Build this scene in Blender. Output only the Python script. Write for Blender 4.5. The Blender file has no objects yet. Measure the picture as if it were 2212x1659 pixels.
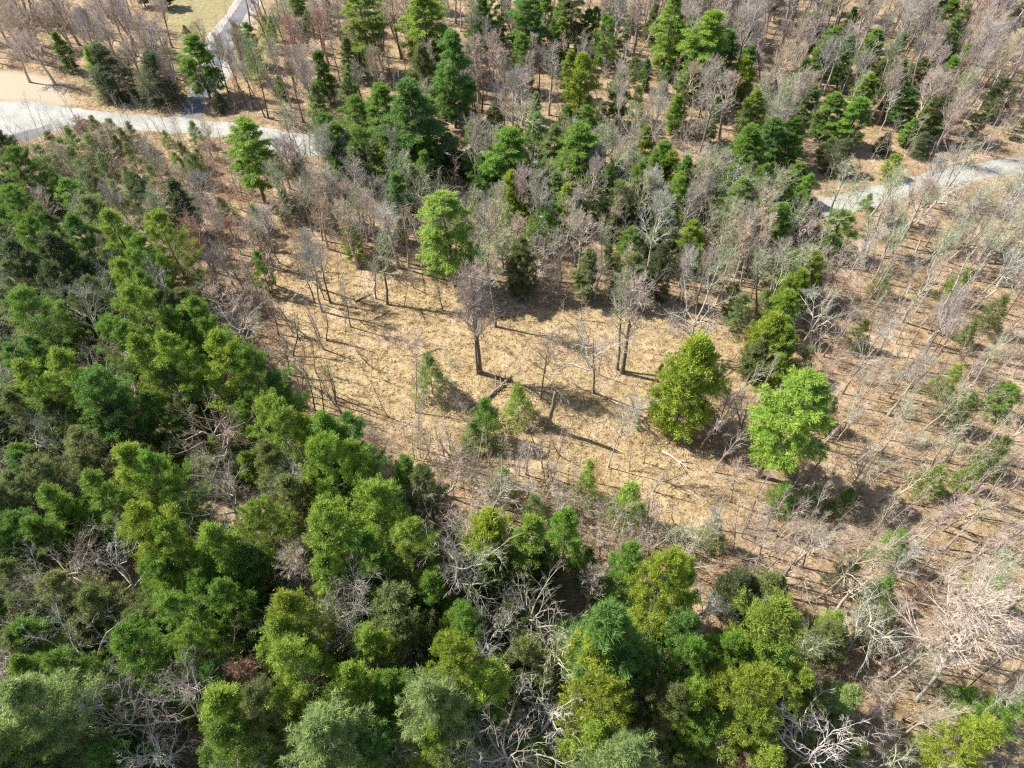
import bpy, math, random
import numpy as np
from mathutils import Vector, Quaternion

# ------------------------------------------------------------------ camera, sky, sun, exposure
S = bpy.context.scene
COL = S.collection
CAM_H, PITCH, F = 70.0, math.radians(50.0), 1024 * 24.0 / 36.0
cam_data = bpy.data.cameras.new("camera")
cam_data.sensor_width, cam_data.lens = 36.0, 24.0
cam_data.clip_start, cam_data.clip_end = 0.5, 9000.0
cam = bpy.data.objects.new("camera", cam_data)
COL.objects.link(cam)
cam.location = (0, 0, CAM_H)
cam.rotation_euler = (math.pi / 2 - PITCH, 0, 0)
S.camera = cam

SUN_EL = math.radians(47.0)
sun_from = Vector((-0.95, 0.33, 0)).normalized() * math.cos(SUN_EL) + Vector((0, 0, math.sin(SUN_EL)))
W = bpy.data.worlds.new("World")
S.world = W
W.use_nodes = True
wn = W.node_tree
bg = wn.nodes["Background"]
sky = wn.nodes.new("ShaderNodeTexSky")
sky.sky_type = 'NISHITA'
sky.sun_disc = False
sky.sun_elevation = SUN_EL
sky.sun_rotation = math.atan2(sun_from.x, sun_from.y)
bg.inputs[1].default_value = 0.09
wn.links.new(sky.outputs[0], bg.inputs[0])
sd = bpy.data.lights.new("sun", 'SUN')
sd.energy, sd.angle, sd.color = 4.8, math.radians(0.53), (1.0, 0.95, 0.86)
sun = bpy.data.objects.new("sun", sd)
COL.objects.link(sun)
sun.rotation_euler = sun_from.to_track_quat('Z', 'Y').to_euler()
sun.location = (-60, 40, 120)
S.view_settings.view_transform = 'Standard'
S.view_settings.look = 'None'
S.view_settings.gamma = 1.0
S.view_settings.use_curve_mapping = False
S.view_settings.exposure = 1.06
S.render.engine = 'CYCLES'
cy = S.cycles
cy.max_bounces, cy.diffuse_bounces, cy.glossy_bounces, cy.transmission_bounces = 5, 3, 1, 2
cy.transparent_max_bounces = 4
cy.use_denoising = False
cy.caustics_reflective = cy.caustics_refractive = False
cy.filter_width = 1.25

# ------------------------------------------------------------------ lens maths (a pixel of the 1024 px frame <-> a point of the place)
FW = np.array([0, math.cos(PITCH), -math.sin(PITCH)])
UP = np.array([0, math.sin(PITCH), math.cos(PITCH)])


def ground(u, v, z=0.0):
    d = FW + (u - 512) / F * np.array([1.0, 0, 0]) - (v - 384) / F * UP
    t = (z - CAM_H) / d[2]
    return np.array([d[0] * t, d[1] * t, z])


def project(p):
    q = np.asarray(p, float) - np.array([0, 0, CAM_H])
    zc = q @ FW
    return 512 + F * q[..., 0] / zc, 384 - F * (q @ UP) / zc, zc


def C(k, x, y):                      # a point of one of the nine ninths of the photograph
    return ((k % 3) * 1024 + x * 1024 / 2212) / 3, ((k // 3) * 768 + y * 768 / 1659) / 3


def O(x, y):                         # a point of the whole photograph at 2212 px
    return x * 1024 / 2212, y * 768 / 1659


def height_for(base, apex):
    b = ground(*base)
    hs = np.linspace(0.8, 34, 300)
    pts = np.stack([np.full_like(hs, b[0]), np.full_like(hs, b[1]), hs], 1)
    u, v, _ = project(pts)
    return float(hs[np.argmin((u - apex[0]) ** 2 + (v - apex[1]) ** 2)])


# ------------------------------------------------------------------ mesh building
class MB:
    def __init__(self):
        self.v, self.f3, self.f4, self.m3, self.m4, self.a3, self.a4, self.n = [], [], [], [], [], [], [], 0

    def quads(self, v, f, mat=0, a=0.5):
        self.v.append(v); self.f4.append(f + self.n); self.n += len(v)
        self.m4.append(np.full(len(f), mat, np.int32)); self.a4.append(np.broadcast_to(np.asarray(a, np.float32), (len(f),)))

    def tris(self, v, f, mat=0, a=0.5):
        self.v.append(v); self.f3.append(f + self.n); self.n += len(v)
        self.m3.append(np.full(len(f), mat, np.int32)); self.a3.append(np.broadcast_to(np.asarray(a, np.float32), (len(f),)))

    def tubes(self, P, R, s, mat=0, a=None, cap=False):
        N, K, _ = P.shape
        ch = P[:, -1] - P[:, 0]
        ch /= np.linalg.norm(ch, axis=1, keepdims=True) + 1e-9
        ref = np.where(np.abs(ch[:, 2:3]) > 0.8, np.array([[1.0, 0, 0]]), np.array([[0, 0, 1.0]]))
        U = np.cross(ch, ref); U /= np.linalg.norm(U, axis=1, keepdims=True) + 1e-9
        V = np.cross(ch, U)
        ang = np.arange(s) * 2 * math.pi / s
        off = np.cos(ang)[None, :, None] * U[:, None] + np.sin(ang)[None, :, None] * V[:, None]
        vv = P[:, :, None, :] + R[:, :, None, None] * off[:, None]
        i = np.arange(N)[:, None, None] * K * s
        k = np.arange(K - 1)[None, :, None] * s
        j = np.arange(s)[None, None, :]
        j2 = (j + 1) % s
        f = np.stack([i + k + j, i + k + j2, i + k + s + j2, i + k + s + j], -1).reshape(-1, 4)
        if a is None:
            a = 0.5
        elif np.ndim(a):
            a = np.repeat(a, (K - 1) * s)
        self.quads(vv.reshape(-1, 3), f, mat, a)
        if cap:
            e = np.array([(K - 1) * s + q for q in range(s)])
            for b in range(N):
                c = vv[b, -1].mean(0)
                v2 = np.vstack([vv[b, -1], c[None]])
                self.tris(v2, np.array([[q, (q + 1) % s, s] for q in range(s)]), mat)

    def cones(self, p, q, r, mat=0, a=0.5):
        N = len(p)
        ch = q - p
        chn = ch / (np.linalg.norm(ch, axis=1, keepdims=True) + 1e-9)
        ref = np.where(np.abs(chn[:, 2:3]) > 0.8, np.array([[1.0, 0, 0]]), np.array([[0, 0, 1.0]]))
        U = np.cross(chn, ref); U /= np.linalg.norm(U, axis=1, keepdims=True) + 1e-9
        V = np.cross(chn, U)
        r = np.broadcast_to(np.asarray(r, float), (N,))[:, None]
        vv = np.stack([p + U * r, p + (-0.5 * U + 0.87 * V) * r, p + (-0.5 * U - 0.87 * V) * r, q], 1).reshape(-1, 3)
        i = np.arange(N)[:, None] * 4
        f = np.concatenate([i + [0, 1, 3], i + [1, 2, 3], i + [2, 0, 3]], 1).reshape(-1, 3)
        self.tris(vv, f, mat, np.repeat(np.broadcast_to(np.asarray(a, np.float32), (N,)), 3))

    def needles(self, p, d, L, w, mat, a, rng, flat=1.1):
        N = len(p)
        d = d / (np.linalg.norm(d, axis=1, keepdims=True) + 1e-9)
        x = np.cross(d, rng.normal(size=(N, 3)) + np.array([-.35, .1, flat])); x /= np.linalg.norm(x, axis=1, keepdims=True) + 1e-9
        L = L[:, None]
        vv = np.stack([p - x * w * .5, p + x * w * .5, p + d * L], 1).reshape(-1, 3)
        self.tris(vv, np.arange(N)[:, None] * 3 + [0, 1, 2], mat, a)

    def blades(self, p, d, L, w, mat, a, rng, flat=1.1):
        N = len(p)
        d = d / (np.linalg.norm(d, axis=1, keepdims=True) + 1e-9)
        x = np.cross(d, rng.normal(size=(N, 3)) + np.array([-.35, .1, flat])); x /= np.linalg.norm(x, axis=1, keepdims=True) + 1e-9
        L = np.broadcast_to(L, (N,))[:, None]; w = np.broadcast_to(w, (N,))[:, None]
        vv = np.stack([p - x * w * .3, p + d * L * .55 + x * w * .5, p + d * L, p + d * L * .45 - x * w * .5], 1).reshape(-1, 3)
        i = np.arange(N)[:, None] * 4
        f = i + [0, 1, 2, 3]
        self.quads(vv, f, mat, a)

    def build(self, name, mats, smooth=False):
        me = bpy.data.meshes.new(name)
        v = np.concatenate(self.v).astype(np.float32)
        f3 = np.concatenate(self.f3) if self.f3 else np.zeros((0, 3), int)
        f4 = np.concatenate(self.f4) if self.f4 else np.zeros((0, 4), int)
        me.vertices.add(len(v)); me.vertices.foreach_set("co", v.ravel())
        lo = np.concatenate([f3.ravel(), f4.ravel()]).astype(np.int32)
        me.loops.add(len(lo)); me.loops.foreach_set("vertex_index", lo)
        n3, n4 = len(f3), len(f4)
        st = np.concatenate([np.arange(n3) * 3, n3 * 3 + np.arange(n4) * 4]).astype(np.int32)
        me.polygons.add(n3 + n4); me.polygons.foreach_set("loop_start", st)
        me.polygons.foreach_set("material_index", np.concatenate(self.m3 + self.m4).astype(np.int32))
        me.update(calc_edges=True)
        if not smooth:
            me.shade_flat()
        at = me.attributes.new("tone", 'FLOAT', 'FACE')
        at.data.foreach_set("value", np.concatenate(self.a3 + self.a4).astype(np.float32))
        for m in mats:
            me.materials.append(m)
        return me


# ------------------------------------------------------------------ materials
def new_mat(name):
    m = bpy.data.materials.new(name)
    m.use_nodes = True
    n = m.node_tree
    b = n.nodes["Principled BSDF"]
    b.inputs["Roughness"].default_value = 0.85
    b.inputs["Specular IOR Level"].default_value = 0.25
    return m, n, b


def ramp(n, stops, fac):
    r = n.nodes.new("ShaderNodeValToRGB")
    while len(r.color_ramp.elements) < len(stops):
        r.color_ramp.elements.new(0.5)
    for e, (p, c) in zip(r.color_ramp.elements, stops):
        e.position = p
        e.color = (*c, 1)
    n.links.new(fac, r.inputs[0])
    return r.outputs[0]


def noise(n, scale, detail=3, rough=0.6, vec=None):
    t = n.nodes.new("ShaderNodeTexNoise")
    t.inputs["Scale"].default_value = scale
    t.inputs["Detail"].default_value = detail
    t.inputs["Roughness"].default_value = rough
    if vec is not None:
        n.links.new(vec, t.inputs["Vector"])
    return t.outputs["Fac"]


def mix(n, fac, a, b, mode='MIX'):
    x = n.nodes.new("ShaderNodeMix")
    x.data_type, x.blend_type = 'RGBA', mode
    for sock, val in ((x.inputs[0], fac), (x.inputs[6], a), (x.inputs[7], b)):
        if hasattr(val, "links"):
            n.links.new(val, sock)
        elif isinstance(val, (int, float)):
            sock.default_value = val
        else:
            sock.default_value = (*val, 1)
    return x.outputs[2]


def math_node(n, op, a, b):
    x = n.nodes.new("ShaderNodeMath")
    x.operation = op
    for sock, val in ((x.inputs[0], a), (x.inputs[1], b)):
        if hasattr(val, "links"):
            n.links.new(val, sock)
        else:
            sock.default_value = val
    return x.outputs[0]


def leaf_material():
    m, n, b = new_mat("needle_foliage")
    oi = n.nodes.new("ShaderNodeObjectInfo")
    at = n.nodes.new("ShaderNodeAttribute"); at.attribute_name = "tone"
    hs = n.nodes.new("ShaderNodeHueSaturation")
    n.links.new(oi.outputs["Color"], hs.inputs["Color"])
    n.links.new(math_node(n, 'MULTIPLY_ADD', at.outputs["Fac"], 0.75), hs.inputs["Value"])
    hs.inputs["Value"].links[0].from_node.inputs[2].default_value = 0.62
    n.links.new(math_node(n, 'MULTIPLY_ADD', at.outputs["Fac"], -0.035), hs.inputs["Hue"])
    hs.inputs["Hue"].links[0].from_node.inputs[2].default_value = 0.518
    n.links.new(hs.outputs[0], b.inputs["Base Color"])
    b.inputs["Roughness"].default_value = 0.55
    tr = n.nodes.new("ShaderNodeBsdfTranslucent")
    n.links.new(hs.outputs[0], tr.inputs["Color"])
    mx = n.nodes.new("ShaderNodeMixShader")
    mx.inputs[0].default_value = 0.45
    n.links.new(b.outputs[0], mx.inputs[1]); n.links.new(tr.outputs[0], mx.inputs[2])
    n.links.new(mx.outputs[0], n.nodes["Material Output"].inputs[0])
    return m


def bark_material(name, k=1.0, dark=0.55):
    m, n, b = new_mat(name)
    oi = n.nodes.new("ShaderNodeObjectInfo")
    tc = n.nodes.new("ShaderNodeTexCoord")
    at = n.nodes.new("ShaderNodeAttribute"); at.attribute_name = "tone"
    f = noise(n, 3.2, 4, 0.7, tc.outputs["Object"])
    v = ramp(n, [(0.3, (dark * k,) * 3), (0.62, (1.12 * k,) * 3)], f)
    c = mix(n, 1.0, oi.outputs["Color"], v, 'MULTIPLY')
    v2 = ramp(n, [(0.0, (0.76, 0.74, 0.72)), (0.5, (1.0, 0.98, 0.96)), (1.0, (1.08, 1.07, 1.05))], at.outputs["Fac"])
    c = mix(n, 1.0, c, v2, 'MULTIPLY')
    n.links.new(c, b.inputs["Base Color"])
    bp = n.nodes.new("ShaderNodeBump"); bp.inputs["Strength"].default_value = 0.5; bp.inputs["Distance"].default_value = 0.04
    n.links.new(noise(n, 14, 3, 0.6, tc.outputs["Object"]), bp.inputs["Height"])
    n.links.new(bp.outputs[0], b.inputs["Normal"])
    return m


M_LEAF = leaf_material()
M_BARK = bark_material("bark", 1.0, 0.55)
M_TWIG = bark_material("twig_bark", 1.0, 0.75)
M_LIMB = bark_material("conifer_limb_bark", 1.0, 0.6)


def limb_fixed():
    m, n, b = new_mat("grey_limb")
    tc = n.nodes.new("ShaderNodeTexCoord")
    n.links.new(ramp(n, [(0.3, (0.13, 0.10, 0.08)), (0.7, (0.26, 0.22, 0.19))], noise(n, 2.0, 3, 0.6, tc.outputs["Object"])), b.inputs["Base Color"])
    return m


M_CLIMB = limb_fixed()


# ------------------------------------------------------------------ growth
def unit(a):
    return a / (np.linalg.norm(a, axis=-1, keepdims=True) + 1e-9)


def grow(p0, d0, L, K, wander, lift, rng):
    """polylines from p0 along d0; wander bends them, lift turns them up (or down)"""
    N = len(p0)
    P = np.zeros((N, K, 3)); P[:, 0] = p0
    d = unit(d0.copy())
    step = (L / (K - 1))[:, None]
    for k in range(1, K):
        d = unit(d + rng.normal(size=(N, 3)) * wander + np.array([0, 0, 1.0]) * lift)
        P[:, k] = P[:, k - 1] + d * step
    return P


def along(P, idx, t):
    K = P.shape[1]
    x = np.clip(t, 0, 0.9999) * (K - 1)
    k = x.astype(int); fr = (x - k)[:, None]
    a, b = P[idx, k], P[idx, k + 1]
    return a * (1 - fr) + b * fr, unit(b - a)


def sideways(d, ang, rng):
    r = unit(np.cross(d, rng.normal(size=d.shape)))
    return unit(d * np.cos(ang)[:, None] + r * np.sin(ang)[:, None])


def bare_tree(seed, H=16, rad=0.17, cb=0.35, n=(16, 7, 6, 4), spread=0.4, ang=(35, 60), wander=0.10, lift=0.06, tw=0.016, sub=(0.45, 0.45, 0.5), lead=0.97, trunk_w=0.05):
    rng = np.random.default_rng(seed)
    T = grow(np.zeros((1, 3)), np.array([[0, 0, 1.0]]), np.array([H * lead]), 10, trunk_w, 0.12, rng)
    tr = np.linspace(1, 0, 10) ** 0.8 * (rad - tw) + tw
    tr[0] *= 1.25
    mt = MB(); mt.tubes(T, tr[None], 7)
    mc = MB()
    n1 = n[0]
    t1 = np.sort(rng.uniform(cb, 0.97, n1))
    p, d = along(T, np.zeros(n1, int), t1)
    az = np.arange(n1) * 2.4 + rng.uniform(-.5, .5, n1)
    a = np.radians(rng.uniform(*ang, n1)) * (1 - 0.35 * (t1 - cb) / (1 - cb))
    hd = np.stack([np.cos(az), np.sin(az), np.zeros(n1)], 1)
    d = unit(d * np.cos(a)[:, None] + hd * np.sin(a)[:, None])
    u = (t1 - cb) / (1 - cb)
    L = H * spread * (0.55 + 0.45 * np.sin(np.pi * np.clip(u * .9 + .1, 0, 1))) * (1.05 - 0.55 * u) * rng.uniform(.7, 1.15, n1)
    P = grow(p, d, L, 7, wander, lift, rng)
    r0 = np.interp(t1, np.linspace(0, 1, 10), tr) * 0.62
    R = r0[:, None] * np.linspace(1, 0.15, 7)[None] + tw * .5
    mc.tubes(P, R, 5, 0, rng.uniform(.75, 1, n1))
    for lv in range(1, len(n)):
        m = n[lv]
        N = len(P)
        idx = np.repeat(np.arange(N), m)
        t = np.tile((np.arange(m) + .5) / m, N) * 0.82 + 0.2 + rng.uniform(-.06, .06, N * m)
        t[m - 1::m] = 0.999
        t = np.clip(t, 0.12, 0.999)
        p, d = along(P, idx, t)
        a = np.radians(rng.uniform(22, 58, N * m)); a[m - 1::m] *= 0.4
        d = sideways(d, a, rng)
        Ln = L[idx] * sub[lv - 1] * (1.1 - 0.5 * t) * rng.uniform(.6, 1.25, N * m) + 0.12
        if lv == len(n) - 1:
            d = unit(d + np.array([0, 0, 1.0]) * lift * 2)
            mc.cones(p, p + d * Ln[:, None], rng.uniform(.7, 1.1, N * m) * tw * .75, 0, rng.uniform(.0, .65, N * m))
        else:
            K = 5 if lv == 1 else 3
            Q = grow(p, d, Ln, K, wander * 1.3, lift, rng)
            Kp = P.shape[1]
            rr = R[idx, np.minimum((t * (Kp - 1)).astype(int), Kp - 1)] * 0.6
            R2 = np.maximum(rr[:, None] * np.linspace(1, .3, K)[None], tw * .55)
            mc.tubes(Q, R2, 4 if lv == 1 else 3, 0, rng.uniform(.55, .95, N * m) if lv == 1 else rng.uniform(.25, .75, N * m))
            P, R, L = Q, R2, Ln
    return mt, mc


def conifer(seed, H=18, R=4.0, cb=0.2, rad=0.2, whorls=20, per=5, prof='pine', elev=(-5, 45), sec=9, clumps=3, nb=11, L=(.22, .40), w=.075, up=.35, csize=.14, gap=0.15, inner=.35, flat=0.25, droop=0.02, secl=.36, jit=.28):
    rng = np.random.default_rng(seed)
    T = grow(np.zeros((1, 3)), np.array([[0, 0, 1.0]]), np.array([H]), 9, 0.02, 0.2, rng)
    tr = np.linspace(1, 0.06, 9) * rad
    mt = MB(); mt.tubes(T, tr[None], 7)
    t = np.linspace(0.0, 0.985, whorls)
    wf = rng.uniform(.62, 1.12, whorls) if prof == 'pine' else rng.uniform(.85, 1.08, whorls)
    tt = np.repeat(t, per) + rng.uniform(-.02, .02, whorls * per)
    tt = np.clip(tt, 0, .99)
    wf = np.repeat(wf, per)
    keep = rng.uniform(size=len(tt)) > gap * (tt < .85)
    tt, wf = tt[keep], wf[keep]
    N = len(tt)
    if prof == 'pine':
        pr = (1 - tt) ** 0.62 * np.minimum(1, 0.55 + 1.6 * tt) + .05
    elif prof == 'round':
        pr = np.sqrt(np.clip(1 - (tt * 1.35 - .38) ** 2 / 0.95, 0.03, 1)) + .03
    elif prof == 'cone':
        pr = (1 - tt) ** 0.9 + .05
    else:
        pr = np.sin(np.pi * np.clip(0.22 + 0.76 * tt, 0, 1)) ** .8 + .05
    az = np.arange(N) * 2.39996 + rng.uniform(-.4, .4, N)
    el = np.radians(elev[0] + (elev[1] - elev[0]) * tt ** 1.2 + rng.uniform(-9, 9, N))
    d = np.stack([np.cos(az) * np.cos(el), np.sin(az) * np.cos(el), np.sin(el)], 1)
    Lb = R * pr * wf * rng.uniform(1 - jit, 1.12, N)
    p, _ = along(T, np.zeros(N, int), cb + (1 - cb) * tt)
    P = grow(p, d, Lb, 6, 0.07, 0.07 - droop * 6, rng)
    mc = MB()
    rb = np.clip(Lb * 0.011, .012, .06)
    mc.tubes(P, rb[:, None] * np.linspace(1, .3, 6)[None], 3, 1)
    # side shoots
    ns = np.clip((sec * Lb / R + 2).astype(int), 3, sec + 2)
    idx = np.repeat(np.arange(N), ns)
    M = len(idx)
    first = np.cumsum(ns) - ns
    loc = np.arange(M) - np.repeat(first, ns)
    s = inner + (1 - inner) * (loc + rng.uniform(0, 1, M)) / np.repeat(ns, ns)
    s = np.clip(s, 0, .999)
    p, d = along(P, idx, s)
    side = np.where(loc % 2 == 0, 1.0, -1.0)[:, None]
    hor = unit(np.cross(d, np.array([0, 0, 1.0])))
    sd_ = unit(d * .75 + hor * side * rng.uniform(.4, 1.1, (M, 1)) + np.array([0, 0, 1.0]) * rng.normal(flat * .6, flat, (M, 1)))
    Ls = (Lb[idx] * secl * (1.15 - .75 * s) * rng.uniform(.6, 1.25, M) + .22)
    Q = grow(p, sd_, Ls, 3, .1, .08 - droop * 5, rng)
    mc.tubes(Q, np.array([[.011, .008, .004]]) * np.ones((M, 1)), 3, 1)
    # needle clumps
    ci = np.repeat(np.arange(M), clumps)
    ct = np.tile(np.linspace(.3, 1, clumps) if clumps > 1 else np.array([.9]), M) + rng.uniform(-.1, .05, M * clumps)
    cp, cd = along(Q, ci, np.clip(ct, 0, .999))
    bi = np.repeat(np.arange(len(cp)), nb)
    B = len(bi)
    bd = cd[bi] * .7 + rng.normal(size=(B, 3)) * .62 + np.array([0, 0, up - droop * 12])
    bp = cp[bi] + rng.normal(size=(B, 3)) * csize
    tone = np.clip(rng.normal(.5, .17, len(cp)) + .22 * (ct - .6), 0, 1)
    a = np.clip(tone[bi] + rng.normal(0, .09, B), 0, 1)
    mc.needles(bp, bd, rng.uniform(L[0], L[1], B) * 1.2, w * 1.15, 0, a, rng)
    return mt, mc


def stems(seed, n, h, spread, tw, twigs=14, lv2=3, lean=.35):
    """a many-stemmed bare bush"""
    rng = np.random.default_rng(seed)
    m = MB()
    p = np.stack([rng.normal(0, spread * .25, n), rng.normal(0, spread * .25, n), np.full(n, -.05)], 1)
    d = unit(np.stack([rng.normal(0, lean, n), rng.normal(0, lean, n), np.ones(n)], 1))
    L = h * rng.uniform(.55, 1.05, n)
    P = grow(p, d, L, 5, .12, .02, rng)
    m.tubes(P, np.linspace(tw * 1.3, tw * .5, 5)[None] * np.ones((n, 1)), 3, 0, rng.uniform(.2, .9, n))
    idx = np.repeat(np.arange(n), twigs)
    t = rng.uniform(.25, 1, n * twigs)
    q, dd = along(P, idx, t)
    dd = sideways(dd, np.radians(rng.uniform(20, 60, len(q))), rng)
    L2 = L[idx] * .35 * rng.uniform(.5, 1.2, len(q))
    Q = grow(q, dd, L2, 3, .15, .08, rng)
    m.cones(q, Q[:, -1], tw * .6, 0, rng.uniform(.1, .9, len(q)))
    if lv2:
        idx = np.repeat(np.arange(len(q)), lv2)
        e, d3 = along(Q, idx, rng.uniform(.3, .95, len(idx)))
        d3 = sideways(d3, np.radians(rng.uniform(20, 60, len(e))), rng)
        m.cones(e, e + d3 * (L2[idx] * .5)[:, None], tw * .45, 0, rng.uniform(.1, .9, len(e)))
    return m


# ------------------------------------------------------------------ prototypes (mesh data shared by the copies)
PROTO = {}


def reach(mb, q=96):
    v = np.concatenate(mb.v)
    return float(np.percentile(np.hypot(v[:, 0], v[:, 1]), q))


def add_conifer(kind, H, R, **kw):
    for i in range(kw.pop("variants")):
        mt, mc = conifer(hash_seed(kind, i), H=H, R=R, **kw)
        PROTO.setdefault(kind, []).append((H, reach(mc), mt.build("trunk", [M_BARK], True), mc.build("crown", [M_LEAF, M_CLIMB])))


def add_bare(kind, H, R, **kw):
    for i in range(kw.pop("variants")):
        mt, mc = bare_tree(hash_seed(kind, i), H=H, **kw)
        PROTO.setdefault(kind, []).append((H, reach(mc), mt.build("trunk", [M_BARK], True), mc.build("crown", [M_TWIG])))


def hash_seed(kind, i):
    i += 10 * len(PROTO.get(kind, []))
    return sum(ord(c) * (k + 3) for k, c in enumerate(kind)) * 31 + i * 7919


add_conifer("pine", 18, 4.2, variants=4, cb=.2, whorls=15, per=6, sec=10, clumps=3, nb=26, L=(.24, .44), w=.075, csize=.14, gap=.15, flat=.14, secl=.42)
add_conifer("openpine", 20, 4.6, variants=2, cb=.34, whorls=9, per=6, sec=13, clumps=3, nb=28, w=.075, csize=.13, gap=.2, flat=.06, elev=(-8, 42), inner=.22, secl=.42, up=.15)
PUFF = dict(cb=.12, per=6, sec=6, clumps=2, nb=48, L=(.14, .33), w=.066, up=.6, csize=.16, gap=.13, flat=.4, inner=.5, secl=.42)
add_conifer("puffy", 16, 4.2, variants=2, prof='round', whorls=13, elev=(5, 62), jit=.55, **PUFF)
add_conifer("puffy", 16, 4.0, variants=3, prof='pine', whorls=13, elev=(2, 66), jit=.5, **PUFF)
add_conifer("puffy", 16, 3.6, variants=2, prof='oval', whorls=13, elev=(12, 66), jit=.6, **PUFF)
add_conifer("cedar", 9, 2.4, variants=3, cb=.06, whorls=17, per=6, prof='oval', sec=5, clumps=2, nb=34, L=(.12, .27), w=.062, up=.55, csize=.12, gap=.03, elev=(10, 68), flat=.4, inner=.5, rad=.12, jit=.4)
add_conifer("narrow", 14, 2.2, variants=3, cb=.15, whorls=15, per=5, prof='pine', sec=7, clumps=3, nb=18, w=.07, L=(.2, .4), gap=.2, elev=(-4, 52), rad=.15, jit=.45)
add_conifer("hemlock", 13, 4.0, variants=2, cb=.03, whorls=20, per=7, prof='pine', sec=12, clumps=3, nb=8, L=(.2, .4), w=.055, up=-.1, csize=.1, gap=.05, elev=(-12, 35), droop=.022, flat=.08, inner=.15, secl=.5)
add_conifer("young", 5, 1.5, variants=4, cb=.12, whorls=9, per=4, prof='cone', sec=5, clumps=2, nb=13, L=(.2, .38), w=.045, up=.4, csize=.1, gap=.12, elev=(10, 60), rad=.05)
add_conifer("softpine", 20, 5.2, variants=2, cb=.2, whorls=14, per=6, sec=12, clumps=3, nb=26, L=(.25, .5), w=.062, up=.25, csize=.14, gap=.12, flat=.2, elev=(-5, 50), inner=.25, jit=.45)

add_bare("maple", 18, 4.2, variants=4, rad=.25, cb=.35, n=(20, 8, 6, 5), spread=.33, ang=(25, 48), wander=.08, lift=.09, tw=.016)
add_bare("tall", 17, 3.0, variants=4, rad=.20, cb=.45, n=(16, 8, 6, 4), spread=.26, ang=(25, 50), wander=.10, lift=.08, tw=.015)
add_bare("oak", 13, 6.0, variants=5, rad=.28, cb=.3, n=(12, 7, 6, 3), spread=.6, ang=(48, 80), wander=.26, lift=.03, tw=.017, sub=(.48, .45, .5), lead=.8, trunk_w=.1)
add_bare("birch", 16, 3.0, variants=4, rad=.17, cb=.4, n=(13, 7, 5, 4), spread=.3, ang=(25, 50), wander=.12, lift=.06, tw=.015)
add_bare("dead", 12, 5.0, variants=4, rad=.19, cb=.3, n=(9, 6, 5, 4), spread=.55, ang=(42, 78), wander=.24, lift=.03, tw=.019, lead=.8, trunk_w=.1)
add_bare("sapling", 9, 1.6, variants=6, rad=.085, cb=.25, n=(12, 5, 4), spread=.20, ang=(18, 38), wander=.08, lift=.09, tw=.011, trunk_w=.05)
BUSH = [stems(900 + i, 9, 2.4, 1.5, .014).build("bush", [M_TWIG]) for i in range(5)]

TONE = dict(Y=(.285, .40, .065), G=(.20, .335, .060), B=(.15, .28, .065), D=(.135, .175, .075), P=(.26, .345, .12), L=(.30, .41, .08), O=(.235, .275, .10), W=(.31, .39, .052))
TONE_WORD = dict(Y='yellow-green', G='mid green', B='blue-green', D='dark green', P='pale grey-green', L='light lime-green', O='dull olive', W='golden-green')
BARK = dict(grey=(.41, .37, .32), pink=(.49, .41, .35), red=(.45, .28, .22), white=(.54, .52, .46), bleach=(.66, .64, .59), lichen=(.40, .43, .28), brown=(.29, .22, .17), purple=(.43, .385, .36), tan=(.53, .44, .33), silver=(.46, .44, .395))
TRUNK = dict(BARK, grey=(.20, .175, .15), pink=(.28, .24, .21), brown=(.13, .105, .09))
BARK_WORD = dict(grey='grey', pink='pinkish', red='red-budded', white='white-limbed', lichen='lichen-green', brown='dark brown', purple='mauve-grey', tan='tan', silver='silver-grey', bleach='bleached white')
rnd = random.Random(11)
THINGS = []          # (empty, kind words, look words, projected middle, height)
FACES = []          # what the lens sees of each crown: middle, half width, half height, depth
SPOTS = []           # ground positions taken, with a radius


def jitter(c, k=.12):
    f = 1 + rnd.uniform(-k, k)
    return tuple(max(0, x * f * (1 + rnd.uniform(-k * .35, k * .35))) for x in c) + (1.0,)


def new_thing(name, mesh_parts, loc, rot, scale):
    e = bpy.data.objects.new(name, None)
    e.empty_display_size = .5
    COL.objects.link(e)
    e.location, e.rotation_mode = loc, 'QUATERNION'
    e.rotation_quaternion = rot
    e.scale = scale
    for pn, me, col in mesh_parts:
        o = bpy.data.objects.new(pn, me)
        COL.objects.link(o)
        o.parent = e
        o.color = col
    return e


def add_tree(kind, name, words, look, xy, h, r=None, lean=None, cols=((.2, .16, .13, 1), (.1, .15, .04, 1)), key=None, label=None, group=None):
    H, R, mt, mc = rnd.choice(PROTO[kind])
    sz = h / H
    sx = (r / R) if r else sz
    sx = min(max(sx, sz * .45), sz * 2.2)
    thick = min(max(sz / sx, .8), 1.4)
    q = Quaternion((0, 0, 1), rnd.uniform(0, 6.283))
    if lean is not None:
        q = Vector(lean).to_track_quat('Z', 'Y') @ q
    e = new_thing(name, [("trunk", mt, cols[0]), ("crown", mc, cols[1])], (xy[0], xy[1], -.12), q, (sx, sx, sz))
    e.children[0].scale = (thick, thick, 1)
    SPOTS.append((xy[0], xy[1], min(r or sx * R, 4)))
    q0 = np.array([xy[0], xy[1], 0.0]); ax_ = np.array(lean) if lean is not None else np.array([0, 0, h])
    ua, va, _ = project(q0 + ax_); ub, vb, zz = project(q0 + ax_ * .35)
    FACES.append((float(ua + ub) / 2, float(va + vb) / 2, sx * R * F / float(zz), abs(float(vb - va)) / 2 + sx * R * F / float(zz) * .4, float(zz)))
    mid = np.array([xy[0], xy[1], 0]) + (np.array(lean) if lean is not None else np.array([0, 0, h])) * .6
    u, v, _ = project(mid)
    THINGS.append(dict(o=e, words=words, look=look, u=float(u), v=float(v), h=h, key=key, label=label, group=group))
    return e


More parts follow.
